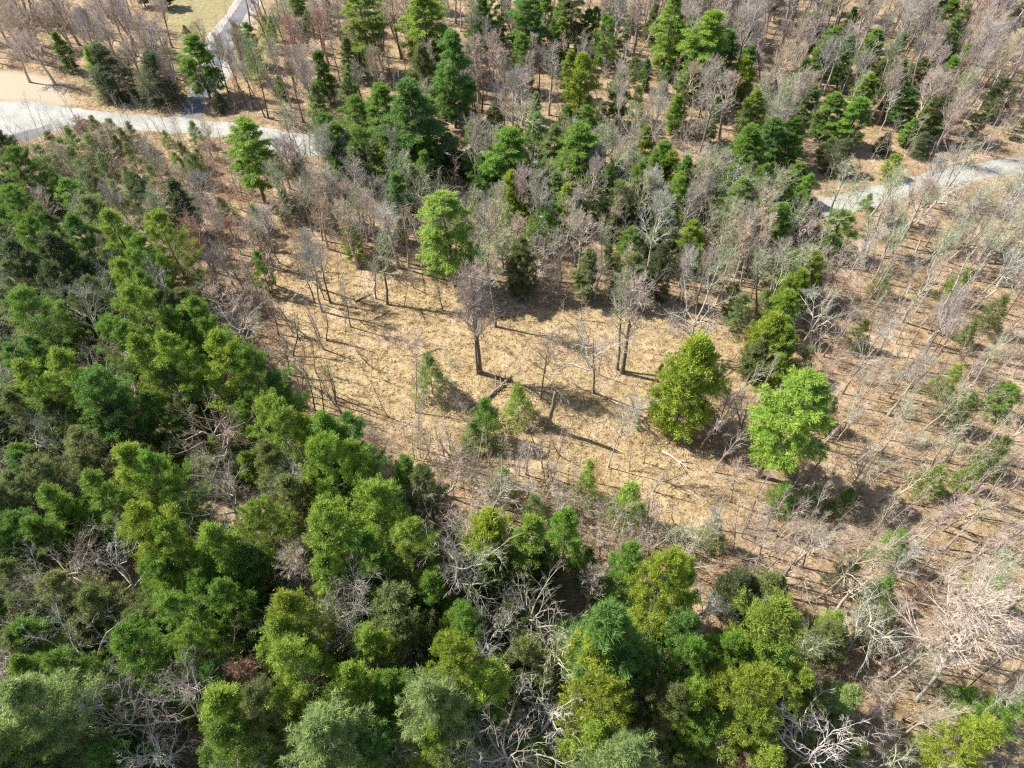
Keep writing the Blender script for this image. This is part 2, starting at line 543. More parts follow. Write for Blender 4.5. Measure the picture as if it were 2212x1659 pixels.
def evergreen(kind, k, ax, ay, w, tone, base=None, h=None, key=None, label=None):
    apex = C(k, ax, ay)
    if base is not None:
        h = height_for(C(k, *base), apex)
    p = ground(*apex, z=h * .985)
    _, _, zc = project(np.array([p[0], p[1], h * .55]))
    r = w * {'pine': 1.5, 'openpine': 1.35, 'hemlock': 1.4, 'narrow': 1.35, 'softpine': 1.15, 'young': 1.25, 'cedar': 1.05}.get(kind, .95 if k > 2 else 1.4) * 1024 / 2212 / 3 * zc / F / 2
    name, words = {"cedar": ("cedar_tree", "bushy cedar"), "hemlock": ("hemlock_tree", "drooping hemlock"), "young": ("young_pine", "young pine"), "narrow": ("spruce_tree", "narrow conifer"),
                   "puffy": ("pine_tree", "dense pine"), "softpine": ("pine_tree", "soft feathery pine"), "openpine": ("pine_tree", "layered pine"), "pine": ("pine_tree", "pine")}[kind]
    c = jitter(TONE[tone])
    bark = jitter((.19, .155, .13))
    return add_tree(kind, name, words, TONE_WORD[tone], p, h, r, None, (bark, c), key, label, "evergreens of the wood")


def bare(kind, k, base, apex, w=None, tone='grey', twig=None, h=None, key=None, label=None, name=None, words=None, fat=1.0):
    b = ground(*C(k, *base))
    ap = C(k, *apex)
    hh = h or height_for(C(k, *base), ap)
    q = ground(*ap, z=hh)
    lean = np.array([q[0] - b[0], q[1] - b[1], hh])
    length = float(np.linalg.norm(lean))
    r = None
    if w:
        _, _, zc = project(b + lean * .6)
        r = w * 1024 / 2212 / 3 * zc / F / 2
    nm, wd = {"oak": ("oak_tree", "spreading bare oak"), "maple": ("maple_tree", "bare maple"), "birch": ("birch_tree", "bare birch"), "dead": ("dead_tree", "dead tree"), "tall": ("bare_tree", "tall bare tree"), "sapling": ("sapling", "slim bare sapling")}[kind]
    c = jitter(TRUNK[tone])
    tw = jitter(BARK[twig or tone])
    e = add_tree(kind, name or nm, words or wd, BARK_WORD[tone], b, length, r, lean, (c, tw), key, label, "bare trees of the wood")
    e.children[0].scale = (e.children[0].scale[0] * fat, e.children[0].scale[1] * fat, 1)
    return e


def top_bare(kind, k, ax, ay, w, tone, h=14, twig=None, key=None, label=None):
    """a bare crown seen from above: its middle is what the photograph shows"""
    if k in (3, 6, 7) and kind != 'maple':
        h *= 1.1; w *= .74
    p = ground(*C(k, ax, ay), z=h * .72)
    _, _, zc = project(p)
    r = w * 1024 / 2212 / 3 * zc / F / 2
    nm, wd = {"oak": ("oak_tree", "spreading bare oak"), "maple": ("maple_tree", "bare maple"), "dead": ("dead_tree", "dead tree"), "tall": ("bare_tree", "tall bare tree")}[kind]
    return add_tree(kind, nm, wd, BARK_WORD[tone], p, h, r, None, (jitter(TRUNK[tone] if tone in ('white', 'silver') else BARK[tone]), jitter(BARK[twig or tone])), key, label, "bare trees of the wood")


# ------------------------------------------------------------------ ground, roads
def poly_world(pts):
    return [tuple(ground(*O(x, y))[:2]) for x, y in pts]


def inside(pts, x, y):
    """vectorised point in polygon"""
    x, y = np.asarray(x, float), np.asarray(y, float)
    c = np.zeros(x.shape, bool)
    n = len(pts)
    for i in range(n):
        x1, y1 = pts[i]; x2, y2 = pts[(i + 1) % n]
        if y1 == y2:
            continue
        hit = ((y1 > y) != (y2 > y)) & (x < (x2 - x1) * (y - y1) / (y2 - y1) + x1)
        c ^= hit
    return c


def dist_poly(pts, x, y):
    d = np.full(np.shape(x), 1e9)
    n = len(pts)
    for i in range(n):
        a = np.array(pts[i]); b = np.array(pts[(i + 1) % n]); ab = b - a
        t = np.clip(((x - a[0]) * ab[0] + (y - a[1]) * ab[1]) / (ab @ ab + 1e-9), 0, 1)
        d = np.minimum(d, np.hypot(x - a[0] - t * ab[0], y - a[1] - t * ab[1]))
    return d


ROAD_FAR = [(-160, 212), (-40, 216), (0, 218), (70, 217), (130, 229), (200, 240), (300, 249), (400, 255), (500, 265), (560, 273), (640, 288), (760, 301), (900, 312), (1050, 325), (1190, 344), (1330, 365), (1500, 395), (1700, 427), (1790, 428), (1900, 400), (2000, 372), (2100, 352), (2212, 338), (2400, 320)]
ROAD_NEAR = [(-160, 296), (-40, 296), (0, 294), (60, 284), (150, 281), (220, 281), (320, 284), (430, 290), (540, 310), (590, 326), (640, 335), (760, 339), (900, 346), (1050, 356), (1190, 372), (1330, 392), (1500, 424), (1700, 462), (1800, 468), (1920, 438), (2020, 405), (2120, 386), (2212, 374), (2400, 356)]
DRIVE_L = [(391, 252), (405, 215), (440, 165), (453, 104), (523, 0), (580, -85)]
DRIVE_R = [(438, 257), (441, 215), (476, 160), (486, 108), (550, 0), (612, -85)]
SHO_L = [(400, 235), (418, 180), (432, 105), (508, 0), (568, -85)]
SHO_R = [(436, 240), (500, 160), (512, 106), (566, 0), (632, -85)]
LANE = [(-30, 306), (23, 293), (70, 279), (110, 268), (118, 280), (68, 303), (35, 311), (-30, 330)]
LAWN = [(345, 20), (400, -60), (590, -85), (500, 20), (440, 95), (420, 150), (390, 130), (375, 70)]
SAND = [(-60, 150), (0, 152), (90, 161), (140, 185), (160, 225), (130, 229), (70, 217), (0, 218), (-60, 216)]
CLEAR = [(560, 540), (640, 560), (800, 600), (1000, 610), (1200, 640), (1450, 690), (1560, 700), (1625, 760), (1600, 850), (1480, 960), (1560, 1050), (1500, 1130), (1380, 1180), (1250, 1080), (1090, 1060), (960, 960), (860, 930), (640, 890), (590, 780)]
RIGHT = [(1800, 560), (2330, 480), (2330, 1760), (2000, 1760), (1850, 1500), (1560, 1200), (1480, 960), (1640, 800)]
PW = {k: poly_world(v) for k, v in dict(road=ROAD_FAR + ROAD_NEAR[::-1], drive=DRIVE_L + DRIVE_R[::-1], shoulder=SHO_L + SHO_R[::-1], lane=LANE, lawn=LAWN, sand=SAND, clear=CLEAR, right=RIGHT).items()}
rg = np.random.default_rng(5)


def vnoise(x, y, s, seed):
    r = np.random.default_rng(seed)
    out = np.zeros_like(x)
    for k in range(5):
        a = r.uniform(0, 6.28); f = s * r.uniform(.6, 1.5)
        out += np.sin(x * f * math.cos(a) + y * f * math.sin(a) + r.uniform(0, 6.28))
    return out / 5


xs = np.concatenate([[-4000, -2000, -900, -450, -300], np.arange(-215, 215.1, 1.25), [300, 450, 900, 2000, 4000]])
ys = np.concatenate([[-3000, -900, -300, -100, -40], np.arange(-10, 265, 1.25), [330, 450, 900, 2000, 5000]])
GX, GY = np.meshgrid(xs, ys)
near_road = np.minimum.reduce([dist_poly(PW[k], GX, GY) for k in ("road", "drive", "shoulder", "lane", "sand")])
for k in ("road", "drive", "shoulder", "lane", "sand"):
    near_road[inside(PW[k], GX, GY)] = 0
flatten = np.clip((near_road - 2.5) / 6, 0, 1)
GZ = -(0.5 + .5 * vnoise(GX, GY, .35, 3)) * .22 * flatten + (.5 + .5 * vnoise(GX, GY, .06, 4)) * .0
me = bpy.data.meshes.new("ground")
nx, ny = len(xs), len(ys)
i = (np.arange(ny - 1)[:, None] * nx + np.arange(nx - 1)[None]).ravel()
gm = MB()
gm.quads(np.stack([GX, GY, GZ], -1).reshape(-1, 3), np.stack([i, i + 1, i + nx + 1, i + nx], 1))


def ground_material():
    m, n, b = new_mat("leaf_litter_ground")
    tc = n.nodes.new("ShaderNodeTexCoord").outputs["Object"]
    za = n.nodes.new("ShaderNodeAttribute"); za.attribute_name = "zone"
    zs = n.nodes.new("ShaderNodeSeparateColor"); n.links.new(za.outputs["Color"], zs.inputs[0])
    fine = noise(n, 5.5, 5, 0.8, tc)
    mid = noise(n, 1.1, 5, 0.72, tc)
    big = noise(n, 0.17, 4, 0.65, tc)
    litter = ramp(n, [(.28, (.125, .09, .056)), (.42, (.27, .205, .125)), (.55, (.385, .30, .19)), (.72, (.54, .45, .32))], fine)
    straw = ramp(n, [(.28, (.125, .09, .046)), (.42, (.30, .23, .12)), (.55, (.44, .355, .205)), (.72, (.62, .535, .36))], fine)
    lawn = ramp(n, [(.3, (.15, .12, .06)), (.5, (.25, .22, .10)), (.7, (.36, .30, .17))], mid)
    sand = ramp(n, [(.3, (.30, .245, .175)), (.7, (.46, .39, .29))], fine)
    pale = ramp(n, [(.3, (.34, .26, .18)), (.7, (.60, .50, .375))], fine)
    c = mix(n, zs.outputs[0], litter, straw)
    c = mix(n, ramp(n, [(.50, (0, 0, 0)), (.62, (.75, .75, .75))], big), c, pale)
    c = mix(n, 1.0, c, ramp(n, [(.32, (.40, .33, .27)), (.41, (.72, .64, .55)), (.52, (.98, .95, .91)), (.72, (1.10, 1.09, 1.05))], mid), 'MULTIPLY')
    c = mix(n, 1.0, c, ramp(n, [(.32, (.60, .53, .45)), (.45, (.95, .92, .88)), (.7, (1.06, 1.05, 1.03))], noise(n, .33, 3, .6, tc)), 'MULTIPLY')
    moss = ramp(n, [(.56, (0, 0, 0)), (.68, (.55, .55, .55))], noise(n, .45, 5, .75, tc))
    c = mix(n, moss, c, ramp(n, [(.3, (.13, .135, .05)), (.7, (.34, .33, .15))], fine))
    drift = ramp(n, [(.57, (0, 0, 0)), (.64, (.8, .8, .8))], noise(n, .27, 5, .78, tc))
    c = mix(n, drift, c, ramp(n, [(.3, (.10, .065, .04)), (.5, (.25, .165, .10)), (.72, (.42, .30, .19))], fine))
    c = mix(n, zs.outputs[1], c, lawn)
    c = mix(n, zs.outputs[2], c, sand)
    n.links.new(c, b.inputs["Base Color"])
    b.inputs["Roughness"].default_value = .95
    bp = n.nodes.new("ShaderNodeBump"); bp.inputs["Strength"].default_value = .9; bp.inputs["Distance"].default_value = .10
    n.links.new(fine, bp.inputs["Height"]); n.links.new(bp.outputs[0], b.inputs["Normal"])
    return m


M_GROUND = ground_material()
gme = gm.build("ground", [M_GROUND], True)


def soft_in(name, x, y, w):
    ins = inside(PW[name], x, y)
    d = dist_poly(PW[name], x, y)
    return np.clip(.5 + np.where(ins, d, -d) / w / 2 + vnoise(x, y, .5, 9) * .25, 0, 1)


zr = soft_in("clear", GX, GY, 4)
zone = np.stack([zr, soft_in("lawn", GX, GY, 2), soft_in("sand", GX, GY, 1.2), np.ones_like(zr)], -1).reshape(-1, 4).astype(np.float32)
ca = gme.color_attributes.new("zone", 'FLOAT_COLOR', 'POINT')
ca.data.foreach_set("color", zone.ravel())
g = bpy.data.objects.new("ground", gme); COL.objects.link(g); g["kind"] = "structure"


def strip(name, A, B, z, mat, sub=6):
    a = np.array([ground(*O(*p))[:2] for p in A]); b = np.array([ground(*O(*p))[:2] for p in B])
    s = np.linspace(0, 1, (max(len(A), len(B)) - 1) * sub + 1)

    def res(p):
        t = np.linspace(0, 1, len(p))
        return np.stack([np.interp(s, t, p[:, 0]), np.interp(s, t, p[:, 1])], 1)
    a, b = res(a), res(b)
    r = np.random.default_rng(len(name))
    jg = .22 if 'road' in name or 'shoulder' in name else .08
    a += r.normal(0, jg, a.shape); b += r.normal(0, jg, b.shape)
    n = len(s)
    cols = np.linspace(0, 1, 5)
    v = np.stack([np.concatenate([a * (1 - c) + b * c, np.full((n, 1), z)], 1) for c in cols], 1).reshape(-1, 3)
    k = (np.arange(n - 1)[:, None] * 5 + np.arange(4)[None]).ravel()
    m = MB(); m.quads(v, np.stack([k, k + 1, k + 6, k + 5], 1))
    me = m.build(name, [mat])
    me.flip_normals() if me.polygons[0].normal.z < 0 else None
    o = bpy.data.objects.new(name, me); COL.objects.link(o); o["kind"] = "structure"
    return o


def paving_material(name, c0, c1, s=2.5, big=(.8, 1.08)):
    m, n, b = new_mat(name)
    tc = n.nodes.new("ShaderNodeTexCoord").outputs["Object"]
    c = ramp(n, [(.3, c0), (.7, c1)], noise(n, s, 5, .75, tc))
    c = mix(n, 1.0, c, ramp(n, [(.35, (big[0],) * 3), (.65, (big[1],) * 3)], noise(n, .22, 3, .6, tc)), 'MULTIPLY')
    n.links.new(c, b.inputs["Base Color"])
    bp = n.nodes.new("ShaderNodeBump"); bp.inputs["Strength"].default_value = .5; bp.inputs["Distance"].default_value = .03
    n.links.new(noise(n, 9, 3, .6, tc), bp.inputs["Height"]); n.links.new(bp.outputs[0], b.inputs["Normal"])
    return m


M_ROAD = paving_material("pale_gravel_road", (.25, .25, .225), (.42, .415, .38))
M_ASPH = paving_material("worn_asphalt", (.13, .13, .14), (.20, .20, .215))
M_LANE = paving_material("grey_lane", (.14, .145, .14), (.20, .205, .20))
M_GRAV = paving_material("pale_gravel", (.24, .21, .185), (.52, .48, .43), 1.6, (.85, 1.05))
strip("road", ROAD_FAR, ROAD_NEAR, .010, M_ROAD)
strip("driveway_shoulder", SHO_L, SHO_R, .004, M_GRAV)
strip("driveway", DRIVE_L, DRIVE_R, .015, M_ASPH)
strip("side_lane", [(-30, 306), (23, 293), (70, 279), (110, 268)], [(-30, 330), (35, 311), (68, 303), (118, 280)], .016, M_LANE)

# ------------------------------------------------------------------ evergreens, one by one: type, ninth, tip x, y, crown width, tone, foot or height
E = evergreen
# north-west, beyond the road
E("hemlock", 0, 630, 300, 330, 'D', base=(690, 690), key="the dark roadside hemlocks")
E("hemlock", 0, 940, 330, 330, 'D', base=(1000, 695))
E("narrow", 0, 560, 310, 170, 'Y', base=(640, 660))
E("pine", 0, 1225, 240, 270, 'G', base=(1345, 650), key="the pine beside the driveway")
E("narrow", 0, 350, 210, 150, 'G', base=(450, 480))
E("narrow", 0, 2070, 340, 180, 'G', base=(2190, 660))
E("pine", 0, 1910, -90, 220, 'Y', base=(1980, 130))
E("young", 0, 1700, 110, 150, 'L', base=(1760, 330))
E("young", 0, 1600, 290, 130, 'L', base=(1680, 520))
E("pine", 0, 1010, -160, 300, 'D', base=(1060, 60))
E("narrow", 0, 860, -170, 260, 'D', base=(930, 50))
E("young", 0, 1190, 165, 80, 'D', base=(1200, 215))
E("openpine", 0, 1550, 800, 470, 'Y', base=(1700, 1330), key="the yellow-green roadside pine", label="tall yellow-green pine with open layered boughs just below the pale road")
E("young", 0, 1060, 850, 90, 'G', base=(1080, 950))
E("young", 0, 1240, 795, 130, 'G', base=(1290, 950))
E("young", 0, 1120, 990, 120, 'G', base=(1140, 1130))
E("hemlock", 0, 1390, 600, 170, 'D', base=(1440, 720))
E("narrow", 0, 2030, 560, 190, 'P', base=(2090, 860))
# west edge mass
for a in [("puffy", 0, 100, 980, 240, 'G', 12), ("puffy", 0, 0, 880, 200, 'D', 13), ("puffy", 0, 60, 1240, 260, 'G', 13), ("puffy", 0, 700, 1380, 290, 'Y', 14), ("puffy", 0, 860, 1160, 240, 'D', 12),
          ("puffy", 0, 1010, 1400, 250, 'Y', 14), ("puffy", 0, 470, 1420, 250, 'B', 13), ("puffy", 0, 160, 1440, 300, 'G', 14), ("puffy", 0, 330, 1530, 260, 'D', 13), ("puffy", 0, 60, 1590, 260, 'D', 14),
          ("narrow", 0, 1100, 1180, 200, 'D', 10), ("puffy", 0, 560, 1290, 230, 'O', 11), ("puffy", 0, 880, 1560, 260, 'G', 13)]:
    E(a[0], a[1], a[2], a[3], a[4], a[5], h=a[6])
for x, y, w in [(230, 950, 170), (380, 910, 180), (560, 880, 170), (500, 1050, 160), (330, 1120, 190), (640, 1000, 150), (700, 780, 140), (430, 830, 170), (800, 1080, 140), (960, 960, 130), (620, 1150, 160), (240, 1200, 170), (1250, 1010, 130), (1420, 1290, 150), (1820, 1240, 140), (960, 1080, 120), (300, 860, 150), (720, 1180, 150)]:
    E("young", 0, x, y, w, rnd.choice("POOG"), h=rnd.uniform(4, 6))
# top middle
E("openpine", 1, 120, -80, 370, 'Y', base=(280, 490), key="the leggy pine at the top edge")
E("pine", 1, 520, -70, 340, 'Y', base=(590, 470))
E("pine", 1, 700, 225, 220, 'B', base=(712, 840))
E("cedar", 1, 530, 315, 200, 'O', base=(560, 700))
E("pine", 1, 430, 540, 440, 'B', base=(512, 1140), key="the big blue-green roadside pine", label="big blue-green pine with spreading boughs beside the road in the middle")
E("pine", 1, 240, 560, 270, 'G', base=(300, 1010))
E("puffy", 1, 70, 645, 240, 'G', base=(147, 970))
E("openpine", 1, 1190, -50, 290, 'B', base=(1225, 388), key="the flat-topped pine")
E("openpine", 1, 1500, -170, 230, 'O', base=(1530, 390))
E("cedar", 1, 1565, 375, 230, 'W', base=(1585, 790), key="the pointed golden cedar")
for a in [(1450, 690, 140, 'G', (1470, 900)), (1590, 690, 160, 'G', (1610, 900)), (1700, 670, 130, 'O', (1720, 880))]:
    E("puffy", 1, a[0], a[1], a[2], a[3], base=a[4])
E("puffy", 1, 1240, 750, 230, 'G', base=(1250, 1100))
E("pine", 1, 1070, 850, 290, 'G', base=(1130, 1320), key="the bright round pine over the road")
E("puffy", 1, 930, 1010, 170, 'B', base=(960, 1290))
E("pine", 1, 1570, 820, 350, 'G', base=(1620, 1320))
E("cedar", 1, 1960, 845, 210, 'W', base=(2000, 1150))
E("pine", 1, 2090, 925, 210, 'G', base=(2100, 1270))
E("openpine", 1, 690, 1250, 390, 'L', base=(775, 1850), key="the lime-green clearing pine", label="lime-green pine with flat bright boughs standing at the top edge of the clearing")
E("narrow", 1, 350, 1130, 150, 'B', base=(400, 1450))
E("puffy", 1, 440, 1290, 150, 'B', base=(450, 1450))
E("cedar", 1, 1100, 1130, 150, 'W', base=(1130, 1440))
E("puffy", 1, 1200, 1290, 150, 'W', base=(1220, 1480))
E("puffy", 1, 1310, 1370, 180, 'G', base=(1330, 1620))
E("puffy", 1, 1890, 1480, 240, 'G', base=(1920, 1740))
E("cedar", 1, 690, 880, 210, 'D', base=(730, 1090))
E("cedar", 1, 800, 985, 170, 'D', base=(820, 1140))
E("cedar", 1, 880, 760, 170, 'D', base=(930, 900))
E("narrow", 1, 1260, 600, 150, 'P', base=(1270, 780))
E("narrow", 1, 1990, 385, 160, 'B', base=(2010, 590))
E("narrow", 1, 2110, 425, 150, 'B', base=(2130, 640))
E("narrow", 1, 1850, 175, 130, 'P', base=(1870, 350))
E("pine", 1, 2170, -20, 200, 'Y', base=(2200, 540))
E("narrow", 1, 2180, 620, 150, 'Y', base=(2190, 880))
E("puffy", 1, 1180, 1560, 200, 'O', base=(1200, 1910))
E("cedar", 1, 640, 1080, 150, 'O', base=(660, 1240))
E("puffy", 1, 1640, 1230, 180, 'O', base=(1660, 1500))
E("young", 1, 60, 970, 200, 'P', base=(90, 1240))
E("young", 1, 200, 1010, 160, 'P', base=(220, 1200))
E("puffy", 1, 1800, 1320, 180, 'O', base=(1820, 1560))
E("puffy", 1, 2080, 1300, 180, 'O', base=(2090, 1560))
E("pine", 1, 1380, 820, 180, 'P', base=(1400, 1180))
E("puffy", 1, 2150, 1500, 160, 'D', base=(2160, 1760))
# top right
E("pine", 2, 190, 85, 270, 'Y', base=(160, 640))
E("narrow", 2, 310, 205, 190, 'B', base=(335, 580))
E("cedar", 2, 400, 385, 190, 'W', base=(385, 700))
E("pine", 2, 480, 585, 160, 'L', base=(480, 930))
E("pine", 2, 450, 825, 350, 'G', base=(400, 1290), key="the broad far pine")
E("pine", 2, 600, 780, 210, 'B', base=(590, 1180))
E("pine", 2, 740, 760, 260, 'G', base=(765, 1140))
E("pine", 2, 775, 1060, 240, 'G', base=(790, 1350), key="the pine at the road gap")
E("pine", 2, 850, 555, 190, 'P', base=(860, 850))
E("pine", 2, 990, 605, 220, 'G', base=(1000, 960))
E("pine", 2, 1160, 635, 270, 'G', base=(1140, 1010))
E("pine", 2, 1225, 485, 200, 'Y', base=(1200, 800))
E("pine", 2, 1280, 195, 230, 'G', base=(1290, 520), key="the dark pointed far pine")
E("narrow", 2, 1120, 50, 160, 'B', base=(1130, 330))
E("pine", 2, 1500, 575, 190, 'B', base=(1500, 900))
E("pine", 2, 1510, 770, 260, 'G', base=(1540, 1010))
E("pine", 2, 1690, 650, 230, 'P', base=(1690, 1000))
E("pine", 2, 1770, 5, 190, 'G', base=(1760, 340))
E("cedar", 2, 1560, 375, 170, 'O', base=(1540, 580))
E("puffy", 2, 2110, 515, 230, 'D', base=(2110, 830))
E("puffy", 2, 2220, 760, 180, 'D', base=(2200, 940))
E("puffy", 2, 1390, 1010, 190, 'Y', base=(1420, 1200))
E("puffy", 2, 1050, 1390, 360, 'G', base=(1040, 1700), key="the green pine below the birches")
E("young", 2, 1220, 1260, 110, 'G', base=(1210, 1370))
E("puffy", 2, 90, 1450, 250, 'Y', base=(100, 1720))
E("cedar", 2, 230, 960, 120, 'O', base=(235, 1090))
E("cedar", 2, 970, 900, 180, 'O', base=(980, 1080))
E("hemlock", 2, 1050, 900, 260, 'D', base=(1060, 1160))
E("hemlock", 2, 1600, 860, 260, 'D', base=(1600, 1060))
E("hemlock", 2, 1330, 860, 220, 'D', base=(1340, 1020))
E("puffy", 2, 1950, 740, 200, 'D', base=(1920, 970))
E("young", 2, 1750, 350, 110, 'Y', base=(1740, 500))
E("narrow", 2, 2200, 120, 130, 'O', base=(2170, 330))
E("puffy", 2, 860, 380, 180, 'P', base=(850, 600))
# west side, below the shrubland
for a in [("puffy", 3, 1660, -20, 190, 'G', 7.5), ("puffy", 3, 130, 260, 300, 'G', 14), ("puffy", 3, 770, 50, 190, 'Y', 14), ("puffy", 3, 890, 130, 170, 'G', 13), ("puffy", 3, 860, 230, 370, 'Y', 16), ("puffy", 3, 1240, 290, 220, 'G', 13),
          ("puffy", 3, 1110, 380, 180, 'G', 12), ("puffy", 3, 720, 440, 280, 'G', 13), ("puffy", 3, 200, 530, 230, 'B', 12), ("puffy", 3, 890, 540, 230, 'Y', 16), ("puffy", 3, 1080, 515, 250, 'Y', 17), ("puffy", 3, 1390, 525, 330, 'W', 18),
          ("puffy", 3, 1610, 635, 300, 'G', 16), ("puffy", 3, 1090, 730, 190, 'O', 12), ("puffy", 3, 130, 700, 320, 'Y', 16), ("puffy", 3, 370, 670, 310, 'Y', 17), ("puffy", 3, 600, 800, 330, 'B', 15), ("puffy", 3, 770, 1240, 270, 'Y', 16),
          ("puffy", 3, 970, 1310, 260, 'G', 15), ("puffy", 3, 560, 1450, 250, 'G', 13), ("puffy", 3, 470, 1170, 320, 'O', 12), ("puffy", 3, 1760, 980, 330, 'Y', 17), ("puffy", 3, 1960, 1050, 240, 'W', 15), ("puffy", 3, 2110, 1060, 260, 'G', 16),
          ("puffy", 3, 2090, 1220, 300, 'Y', 17), ("puffy", 3, 1700, 1240, 330, 'O', 14), ("puffy", 3, 270, 1540, 240, 'G', 12), ("puffy", 3, 90, 1290, 180, 'B', 10), ("puffy", 3, 40, 610, 200, 'B', 11), ("puffy", 3, 330, 60, 260, 'D', 12),
          ("puffy", 3, 480, 230, 220, 'O', 10), ("puffy", 3, 1050, 240, 200, 'D', 11), ("puffy", 3, 1330, 440, 170, 'G', 11), ("puffy", 3, 560, 150, 220, 'O', 11), ("puffy", 3, 60, 60, 250, 'O', 12), ("puffy", 3, 1880, 1440, 260, 'O', 13),
          ("puffy", 3, 1190, 600, 170, 'G', 13), ("puffy", 3, 1760, 760, 200, 'B', 13), ("puffy", 3, 950, 880, 220, 'B', 11), ("puffy", 3, 330, 960, 260, 'D', 11), ("puffy", 3, 690, 980, 280, 'D', 11), ("puffy", 3, 560, 1340, 200, 'O', 9), ("puffy", 3, 1560, 980, 180, 'G', 10)]:
    E(a[0], a[1], a[2], a[3], a[4], a[5], h=a[6])
# around the clearing
E("young", 4, 560, 650, 230, 'P', base=(595, 900), key="the small clearing pine", label="small wispy grey-green pine standing alone among pale saplings in the clearing")
E("young", 4, 935, 945, 270, 'G', base=(975, 1190), key="the young pine by the log", label="young green pine growing at the lower end of the fallen log")
E("young", 4, 1150, 850, 140, 'L', base=(1140, 1060), label="wispy lime-green young pine between the log and the small bare tree")
E("young", 4, 850, 1080, 190, 'P', base=(870, 1230))
E("puffy", 4, 30, 1080, 260, 'B', h=14)
E("puffy", 4, 60, 1240, 260, 'Y', h=15)
E("puffy", 4, 400, 1320, 190, 'G', h=10, key="the bright pine below the clearing")
E("puffy", 4, 530, 1390, 210, 'O', h=11)
E("puffy", 4, 200, 1500, 360, 'Y', h=16)
E("young", 4, 1880, 1490, 290, 'L', base=(1850, 1720), label="broad pale lime-green young pine below the silver snag")
E("young", 4, 1480, 1585, 110, 'L', base=(1480, 1680))
E("young", 4, 1250, 1560, 190, 'P', base=(1260, 1720))
E("young", 4, 1610, 1350, 110, 'L', base=(1590, 1600), label="single thin lime-green young pine with a bare lower stem")
E("young", 4, 1050, 1390, 170, 'P', base=(1060, 1560))
E("puffy", 4, 1180, 20, 200, 'O', base=(1205, 255))
E("puffy", 4, 1130, -60, 170, 'O', base=(1140, 230))
E("young", 4, 2080, 700, 70, 'O', base=(2080, 770))
E("puffy", 4, 1900, 0, 250, 'O', h=9)
E("puffy", 4, 2100, -60, 250, 'D', h=10)
E("young", 4, 1930, 1080, 60, 'O', base=(1930, 1115))
# right of the clearing
E("cedar", 5, 110, 575, 285, 'W', base=(95, 1160), key="the bushy golden cedar", label="big bushy golden-green cedar, dense to the ground, at the right edge of the clearing")
E("cedar", 5, 870, 0, 210, 'W', base=(800, 330), key="the row of golden cedars")
E("cedar", 5, 770, 110, 230, 'Y', base=(720, 440))
E("cedar", 5, 690, 250, 220, 'Y', base=(650, 560))
E("cedar", 5, 600, 400, 250, 'W', base=(560, 760))
E("cedar", 5, 690, 480, 220, 'Y', base=(640, 800))
E("cedar", 5, 510, 560, 200, 'O', base=(490, 810))
E("cedar", 5, 650, 640, 190, 'Y', base=(630, 860))
E("puffy", 5, 400, 265, 220, 'P', base=(390, 520))
E("puffy", 5, 350, 180, 200, 'O', base=(350, 400))
E("young", 5, 550, 220, 150, 'P', base=(540, 360))
E("openpine", 5, 800, 815, 430, 'Y', base=(680, 1570), key="the big layered pine of the thicket", label="big solitary yellow-green pine with wide layered boughs in the bare thicket")
E("young", 5, 680, 1480, 200, 'G', base=(660, 1650))
E("young", 5, 860, 1500, 190, 'P', base=(840, 1660))
E("puffy", 5, 2140, 850, 240, 'G', base=(2100, 1130), key="the right edge pine", label="round bright green pine alone among saplings at the right edge")
for a in [(1340, 90, 130, 'L'), (1840, 90, 140, 'L'), (2090, 270, 190, 'O'), (1790, 720, 130, 'L'), (1190, 420, 170, 'O'), (1100, 1520, 150, 'G'), (830, 600, 130, 'O'), (1670, 1380, 230, 'Y'), (1930, 1350, 100, 'L'), (980, 930, 130, 'O'), (2100, 1190, 180, 'O'), (1880, 900, 150, 'P'), (1900, 430, 130, 'P')]:
    E("young", 5, a[0], a[1], a[2], a[3], h=rnd.uniform(4, 6.5))
# lower left
for a in [("puffy", 6, 870, 20, 300, 'W', 17), ("puffy", 6, 1030, 130, 300, 'Y', 16), ("puffy", 6, 1320, 140, 300, 'Y', 16), ("puffy", 6, 1660, -10, 300, 'Y', 15), ("puffy", 6, 2110, 20, 330, 'Y', 17), ("puffy", 6, 570, 500, 320, 'O', 12), ("puffy", 6, 330, 430, 300, 'O', 12),
          ("puffy", 6, 1090, 560, 280, 'G', 14), ("puffy", 6, 1400, 490, 230, 'G', 14), ("puffy", 6, 1790, 570, 330, 'W', 17), ("puffy", 6, 1780, 760, 300, 'Y', 15), ("puffy", 6, 830, 800, 320, 'G', 15), ("puffy", 6, 1210, 800, 270, 'Y', 14),
          ("puffy", 6, 1870, 930, 370, 'Y', 17), ("puffy", 6, 370, 970, 290, 'G', 14), ("softpine", 6, 60, 1200, 560, 'P', 19), ("puffy", 6, 1380, 1160, 340, 'Y', 16), ("puffy", 6, 1640, 1200, 300, 'O', 15), ("softpine", 6, 2030, 1330, 640, 'P', 19),
          ("puffy", 6, 1400, 1450, 320, 'G', 15), ("puffy", 6, 650, 1560, 260, 'B', 12), ("puffy", 6, 1600, 260, 280, 'B', 13), ("puffy", 6, 1480, 350, 220, 'G', 12), ("puffy", 6, 320, 1180, 230, 'P', 12), ("puffy", 6, 1000, 330, 260, 'G', 12),
          ("puffy", 6, 1330, 1020, 240, 'B', 12), ("puffy", 6, 60, 560, 200, 'O', 10), ("puffy", 6, 2120, 300, 260, 'Y', 14), ("puffy", 6, 850, 660, 220, 'O', 10), ("puffy", 6, 30, 330, 260, 'O', 11), ("puffy", 6, 1300, 380, 240, 'G', 12)]:
    E(a[0], a[1], a[2], a[3], a[4], a[5], h=a[6])
